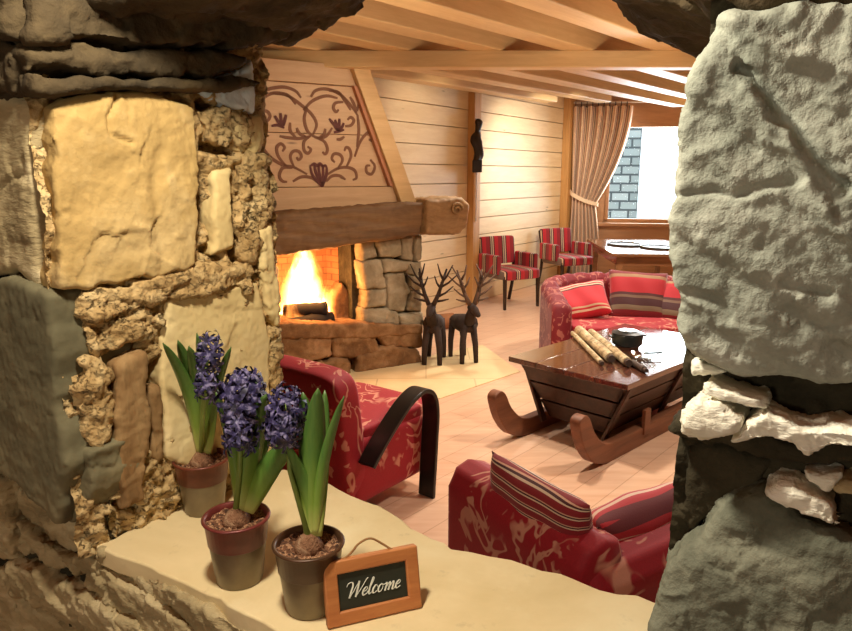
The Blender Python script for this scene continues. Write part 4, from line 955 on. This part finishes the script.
# --- twig reindeer
def deer(loc, rz, label, sc, seed):
    rs = random.Random(seed); r = empty('twig_reindeer', loc, rz); r.scale = (sc,) * 3; tag(r, label, 'sculpture', 'twig reindeer beside the fireplace')
    b = MB(); b.tube([(0, -.2, .33), (0, .0, .35), (0, .12, .37)], [.07, .09, .085], 10); b.build('body', M['twig'], r, smooth=True)
    for sx, y in ((-1, .1), (1, .1), (-1, -.18), (1, -.18)):
        b = MB(); b.tube([(sx * .04, y, .36), (sx * .065, y + .01, .16), (sx * .07, y + .02, .0)], [.036, .028, .022], 8); b.build('leg', M['twig'], r, smooth=True)
    b = MB(); b.tube([(0, .1, .38), (0, .16, .47), (0, .19, .52)], [.055, .045, .04], 8); b.build('neck', M['twig'], r, smooth=True)
    b = MB(); b.tube([(0, .15, .53), (0, .24, .51), (0, .31, .48)], [.04, .035, .022], 8); b.build('head', M['twig'], r, smooth=True)
    for sx in (-1, 1):
        b = MB(); main = [(sx * .02, .17, .55), (sx * .06, .15, .64), (sx * .09, .13, .74), (sx * .08 + sx * rs.uniform(0, .05), .12, .86)]
        b.tube(main, [.022, .018, .014, .008], 7)
        for (t, dx, dz) in ((.58, .11, .03), (.62, .13, .09), (.66, .05, .17), (.70, .15, .12), (.74, .1, .16), (.78, -.04, .13), (.7, -.05, .1)):
            p = Vector((sx * .05 + sx * (t - .6) * .25, .15, t)); b.tube([p, p + Vector((sx * dx * .5, .02, dz * .4)), p + Vector((sx * dx, .01 + rs.uniform(-.04, .04), dz))], [.012, .009, .005], 6)
        b.build('antler', M['twigtip'] if seed % 2 else M['twig'], r, smooth=True)
    return r
deer((.07, 5.93, .006), PI - .15, 'dark twig reindeer standing close to the fireplace stones', 1.0, 2)
deer((.345, 5.98, .006), PI + .35, 'dark twig reindeer with grey antlers, turned slightly away from the fireplace', .98, 5)
b = MB(); b.tube([(-.09, 0, .085), (.09, 0, .085)], .085, 20); o = b.build('log_stump', M['stump'], bevel=.008); o.location = (.22, 7.3, 0); o.rotation_euler = (0, 0, .4)
tag(o, 'round brown log on the floor behind the twig reindeer', 'log')

# ================================================================== FLOWER POTS AND SIGN ON THE SILL
def leaf(root, base, tip, w, lean, seed):
    base, tip = Vector(base), Vector(tip); d = tip - base; L = d.length
    side = Vector((d.x, 0, d.z)).cross(Vector((0, 1, 0))).normalized()
    side = (side + Vector((0, lean, 0))).normalized(); nrm = side.cross(d.normalized())
    bow = Vector((d.x, d.y, 0)) * -.14 + nrm * .006
    nu, nv = 7, 22; grow = []
    def fn(u, v):
        c = base + d * v + bow * math.sin(PI * v)
        ww = 1.4 * w * (math.sin(PI * (v * .80 + .17)) ** .6) * (1 if v < .86 else math.sqrt(max(.0, 1 - ((v - .86) / .14) ** 2)) + .02)
        x = u * 2 - 1
        return c + side * (x * ww / 2) + nrm * (abs(x) ** 1.5 * ww * .28)
    b = MB(); b.grid(fn, nu, nv); o = b.build('leaf', M['leaf'], root, smooth=True, solid=.0022)
    at = o.data.attributes.new('grow', 'FLOAT', 'POINT'); dl = d.length
    at.data.foreach_set('value', [max(0, min(1, (v.co - base).dot(d) / dl / dl)) for v in o.data.vertices])
    return o
def florets(root, base, top, r0, n, seed):
    rs = random.Random(seed); base, top = Vector(base), Vector(top); ax = (top - base).normalized(); e1 = ax.orthogonal().normalized(); e2 = ax.cross(e1)
    b = MB()
    for i in range(n):
        v = (i + .5) / n; a = i * 2.4 + rs.uniform(-.2, .2)
        rr = r0 * (math.sin(PI * (.2 + .68 * v)) ** .6) * rs.uniform(.82, 1.2)
        out = (e1 * math.cos(a) + e2 * math.sin(a) + ax * (.8 * (v - .35))).normalized()
        c = base.lerp(top, v) + out * rr * .68
        f1 = out.orthogonal().normalized(); f2 = out.cross(f1); ph = rs.uniform(0, 6)
        b.tube([c - out * rr * .5, c], [.0022, .0032], 6)
        for k in range(6):
            t = ph + k * PI / 3; dd = f1 * math.cos(t) + f2 * math.sin(t); sd = out.cross(dd); s = rr * .8
            p0 = c; p1 = c + dd * s * .45 + out * s * .28; p2 = c + dd * s * .95 + out * s * .22; p3 = c + dd * s * 1.15 - out * s * .1
            w = s * .16
            b.add([p0 - sd * w * .6, p0 + sd * w * .6, p1 - sd * w, p1 + sd * w, p2 - sd * w * .8, p2 + sd * w * .8, p3], [(0, 1, 3, 2), (2, 3, 5, 4), (4, 5, 6)])
    o = b.build('florets', M['petal'], root, smooth=True)
    return o
def flowerpot(base_px, rim_r, hgt, label, band, leaves, flower, seed):
    c = at_z(base_px[0] + 3, base_px[1], SILL); rs = random.Random(seed)
    r = empty('potted_hyacinth', c); tag(r, label, 'potted plant', 'hyacinths on the stone sill')
    R = rim_r; H = hgt
    b = MB(); b.lathe([(0, 0), (R * .68, 0), (R * .71, .003), (R * .86, H * .62), (R * .8, H * .62), (R * .66, .006), (0, .006)], 40); b.build('pot', M['potgrey'], r, smooth=False, bevel=.001)
    b = MB(); b.lathe([(R * .865, H * .6), (R * .885, H * .61), (R * .96, H * .96), (R * 1.02, H * .965), (R * 1.03, H * .985), (R * 1.01, H), (R * .93, H), (R * .91, H * .9), (R * .82, H * .6)], 40); b.build('rim_band', M[band], r, smooth=True)
    def sf(u, v):
        a = u * 2 * PI; q = v * R * .92; return Vector((q * math.cos(a), q * math.sin(a), H * .9 + .004 * math.sin(a * 9 + q * 700) * math.cos(q * 500 + a * 4)))
    b = MB(); b.grid(sf, 48, 12, True); b.build('soil', M['soil'], r, smooth=True)
    bz_ = H * .9
    b = MB(); b.lathe([(0, bz_ - .01), (.02, bz_ - .004), (.021, bz_ + .004), (.017, bz_ + .010), (.011, bz_ + .018), (.0, bz_ + .024)], 20); b.build('bulb', M['bulb'], r, smooth=True)
    D = c.y
    for (bx, by, tx, ty, w, dd, ln) in leaves:
        p = at_d(bx, by, D + .0) - c; t = at_d(tx, ty, D + dd) - c; p.z = bz_ + .018
        leaf(r, p, t, w, ln, seed)
    if flower:
        sx = flower[0]; b = MB(); b.tube([Vector((0, 0, bz_ + .02)), at_d(sx[0], sx[1], D + flower[1][0][6]) - c, at_d(sx[2], sx[3], D + flower[1][0][6]) - c], [.0045, .004, .003], 8); st = b.build('flower_stem', M['stem'], r, smooth=True)
        for (x0, y0, x1, y1, rr, n, dd) in flower[1]:
            florets(st, at_d(x0, y0, D + dd) - c, at_d(x1, y1, D + dd) - c, rr, n, seed)
    return r
flowerpot((202, 509), .049, .101, 'violet hyacinth in a grey pot farthest back on the sill', 'potband',
          [(199, 436, 163, 343, .020, -.085, .2), (201, 436, 178, 340, .020, -.06, -.1), (202, 436, 189, 346, .024, -.07, .1), (203, 436, 197, 333, .018, -.03, .3), (205, 436, 231, 347, .013, -.03, -.4), (205, 436, 214, 372, .016, -.04, .2)],
          ((203, 408, 208, 350), [(208, 366, 210, 338, .023, 15, -.05), (206, 396, 206, 370, .021, 14, -.06)]), 1)
flowerpot((237, 578), .049, .104, 'violet hyacinth in a crimson-banded pot, middle one of the three', 'potband3',
          [(238, 500, 216, 392, .015, .0, .2), (240, 500, 224, 394, .014, .05, .3), (242, 500, 266, 394, .026, -.02, -.2), (244, 500, 292, 440, .026, -.03, .4), (241, 500, 282, 402, .016, .06, .1), (240, 500, 257, 378, .014, .08, .2)],
          ((240, 470, 242, 385), [(243, 422, 243, 379, .031, 26, .0), (240, 446, 240, 420, .024, 14, -.02)]), 2)
flowerpot((308, 606), .049, .101, 'hyacinth in a brown pot behind the welcome sign', 'potband2',
          [(310, 517, 303, 392, .022, .03, .1), (312, 517, 318, 388, .024, .0, -.2), (315, 517, 325, 390, .016, .05, .2), (316, 517, 344, 396, .011, .0, -.5), (309, 517, 283, 440, .016, .0, .4), (312, 517, 300, 410, .018, .06, .1)],
          ((290, 470, 287, 402), [(284, 438, 288, 394, .026, 24, .02), (280, 440, 284, 420, .02, 13, .0)]), 3)
# welcome sign
BL, BR = at_z(327, 628, SILL), at_z(421, 606, SILL); sx = (BR - BL); SWd = sx.length; sx.normalize()
TLq = at_d(322, 560, (BL.y + .022)); SH = .088
ln = math.radians(14); nrm = Vector((sx.y, -sx.x, 0)); upv = (Vector((0, 0, math.cos(ln))) - nrm * math.sin(ln))
sg = empty('welcome_sign', BL)
Mx = Matrix((sx, -nrm, Vector((0, 0, 1)))).transposed().to_4x4()
sg.matrix_world = Matrix.Translation(BL) @ Mx @ Matrix.Rotation(-ln, 4, 'X')
tag(sg, 'small wood-framed slate sign reading Welcome on the sill', 'sign')
fw = .019
for nm, c, s in (('frame_rail', (SWd / 2, 0, fw / 2), (SWd, .014, fw)), ('frame_rail', (SWd / 2, 0, SH - fw / 2), (SWd, .014, fw)), ('frame_stile', (fw / 2, 0, SH / 2), (fw, .0145, SH)), ('frame_stile', (SWd - fw / 2, 0, SH / 2), (fw, .0145, SH))):
    b = MB(); b.box(c, s); b.build(nm, M['signwood'], sg, bevel=.003, seg=3)
b = MB(); b.box((SWd / 2, .001, SH / 2), (SWd - fw, .007, SH - fw)); b.build('slate', M['slateboard'], sg)
b = MB(); b.tube(smooth_path([(.016, 0, SH - .002), (.03, .0, SH - .001), (.042, .004, SH + .004), (.055, .006, SH + .014), (.072, .006, SH + .018), (.088, .004, SH + .008), (.1, .0, SH - .001), (.112, 0, SH - .002)], 6), .0016, 8); b.build('hanging_string', M['string'], sg, smooth=True)
b = MB(); b.box((SWd / 2, .028, SH * .32), (.03, .004, SH * .72), Matrix.Rotation(.52, 3, 'X')); b.build('prop', M['signwood'], sg)
WS = [[(-.25, 1.5), (-.15, 1.85), (.15, 1.98), (.45, 1.9), (.6, 1.5), (.52, .8), (.45, 0)], [(.45, 0), (.9, .9), (1.4, 1.95)], [(1.4, 1.95), (1.38, 1.0), (1.32, 0)], [(1.32, 0), (1.85, .95), (2.4, 2.05), (2.6, 2.15)],
      [(2.2, .45), (2.65, .6), (2.78, .88), (2.55, 1.0), (2.28, .7), (2.22, .3), (2.42, 0), (2.85, .2)], [(2.85, .2), (3.3, 1.2), (3.48, 1.9), (3.34, 2.08), (3.2, 1.4), (3.08, .4), (3.22, 0), (3.5, .2)],
      [(4.18, .75), (4.1, .98), (3.85, .95), (3.66, .6), (3.66, .2), (3.86, 0), (4.25, .22)], [(4.78, .97), (4.5, .8), (4.4, .35), (4.58, .02), (4.86, .1), (5.02, .55), (4.9, .92), (4.78, .97), (5.1, .84), (5.35, .9)],
      [(5.35, .9), (5.5, 1.0), (5.5, .5), (5.42, 0)], [(5.45, .2), (5.8, .9), (5.98, .95), (5.98, .5), (5.9, 0)], [(5.93, .2), (6.3, .9), (6.5, .95), (6.48, .4), (6.46, .05), (6.62, 0), (6.9, .3)],
      [(6.9, .45), (7.35, .6), (7.48, .88), (7.25, 1.0), (6.98, .7), (6.92, .3), (7.12, 0), (7.6, .25)]]
b = MB(); k = .0104; x0, z0 = .0285, .034
for s in WS:
    ribbon(b, [(x0 + (x + .32 * y) * k * .98, z0 + y * k) for x, y in s], 0, -.0042, t=.0012, wf=lambda d, u: .00055 + .0016 * max(0, -d.z if d.z < 0 else 0) ** 1.2)
b.build('lettering', M['whitechalk'], sg)

# ================================================================== LIGHT
def point(name, loc, e, col, r=.08):
    l = bpy.data.lights.new(name, 'POINT'); l.energy = e; l.color = col; l.shadow_soft_size = r
    o = bpy.data.objects.new(name, l); COL.objects.link(o); o.location = loc; return o
def spot(name, loc, tgt, e, col, ang, blend=.6, r=.06):
    l = bpy.data.lights.new(name, 'SPOT'); l.energy = e; l.color = col; l.spot_size = math.radians(ang); l.spot_blend = blend; l.shadow_soft_size = r
    o = bpy.data.objects.new(name, l); COL.objects.link(o); o.location = loc
    o.rotation_euler = (Vector(tgt) - Vector(loc)).to_track_quat('-Z', 'Y').to_euler(); return o
WARM = (1, .82, .6); WARM2 = (1, .9, .76)
point('opening_lamp', FRONT.w(.45, 2.12, .15), 44, (1, .90, .70), .05)
point('hall_fill', (-.9, -.9, 1.45), 30, (1, .88, .68), .12)  # unseen fill behind the camera, added to brighten the stone front faces
for x, y, e in ((.5, 4.0, 170), (1.9, 3.2, 160), (2.4, 6.4, 190), (.9, 6.6, 170)):
    spot('ceiling_lamp', (x, y, 2.5), (x - .1, y, 0), e, WARM2, 125, .8, .1)
spot('wall_spot', (2.0, 8.3, 2.45), (1.35, 9.9, 1.5), 190, WARM2, 100, .9, .08)
spot('wall_spot', (.75, 6.9, 2.4), (-.2, 7.9, 2.15), 34, WARM, 70, .9, .08)
spot('wall_spot', (2.9, 8.3, 2.35), tuple(WP.w(.45, 1.75, .1)), 75, WARM2, 50, .9, .08)  # unseen spot added to brighten the curtain
spot('hood_lamp', (.3, 4.6, 2.3), (-.9, 5.6, 1.7), 42, WARM, 80, .8, .08)
point('ceiling_fill', (1.6, 4.6, 1.9), 30, WARM, .15); point('ceiling_fill', (-.1, 3.9, 1.9), 16, WARM, .15)  # unseen point fills, added to lift the dark ceiling
point('fire_glow', fl(-.98, .12, .8), 22, (1, .42, .12), .12)
l = bpy.data.lights.new('window_daylight', 'AREA'); l.shape = 'RECTANGLE'; l.size = 1.9; l.size_y = 1.5; l.energy = 160; l.color = (.9, .96, 1)
o = bpy.data.objects.new('window_daylight', l); COL.objects.link(o); o.location = WP.w(1.56, 1.7, -.35); o.rotation_euler = (-WP.n * -1).to_track_quat('-Z', 'Y').to_euler()
o.rotation_euler = WP.n.to_track_quat('-Z', 'Y').to_euler()
w = bpy.data.worlds.new('sky'); S.world = w; w.use_nodes = True
w.node_tree.nodes['Background'].inputs[0].default_value = (.86, .93, 1, 1); w.node_tree.nodes['Background'].inputs[1].default_value = 3.0
S.view_settings.view_transform = 'Standard'; S.view_settings.look = 'None'; S.view_settings.exposure = 0; S.view_settings.gamma = 1
S.cycles.use_denoising = True; S.cycles.max_bounces = 8
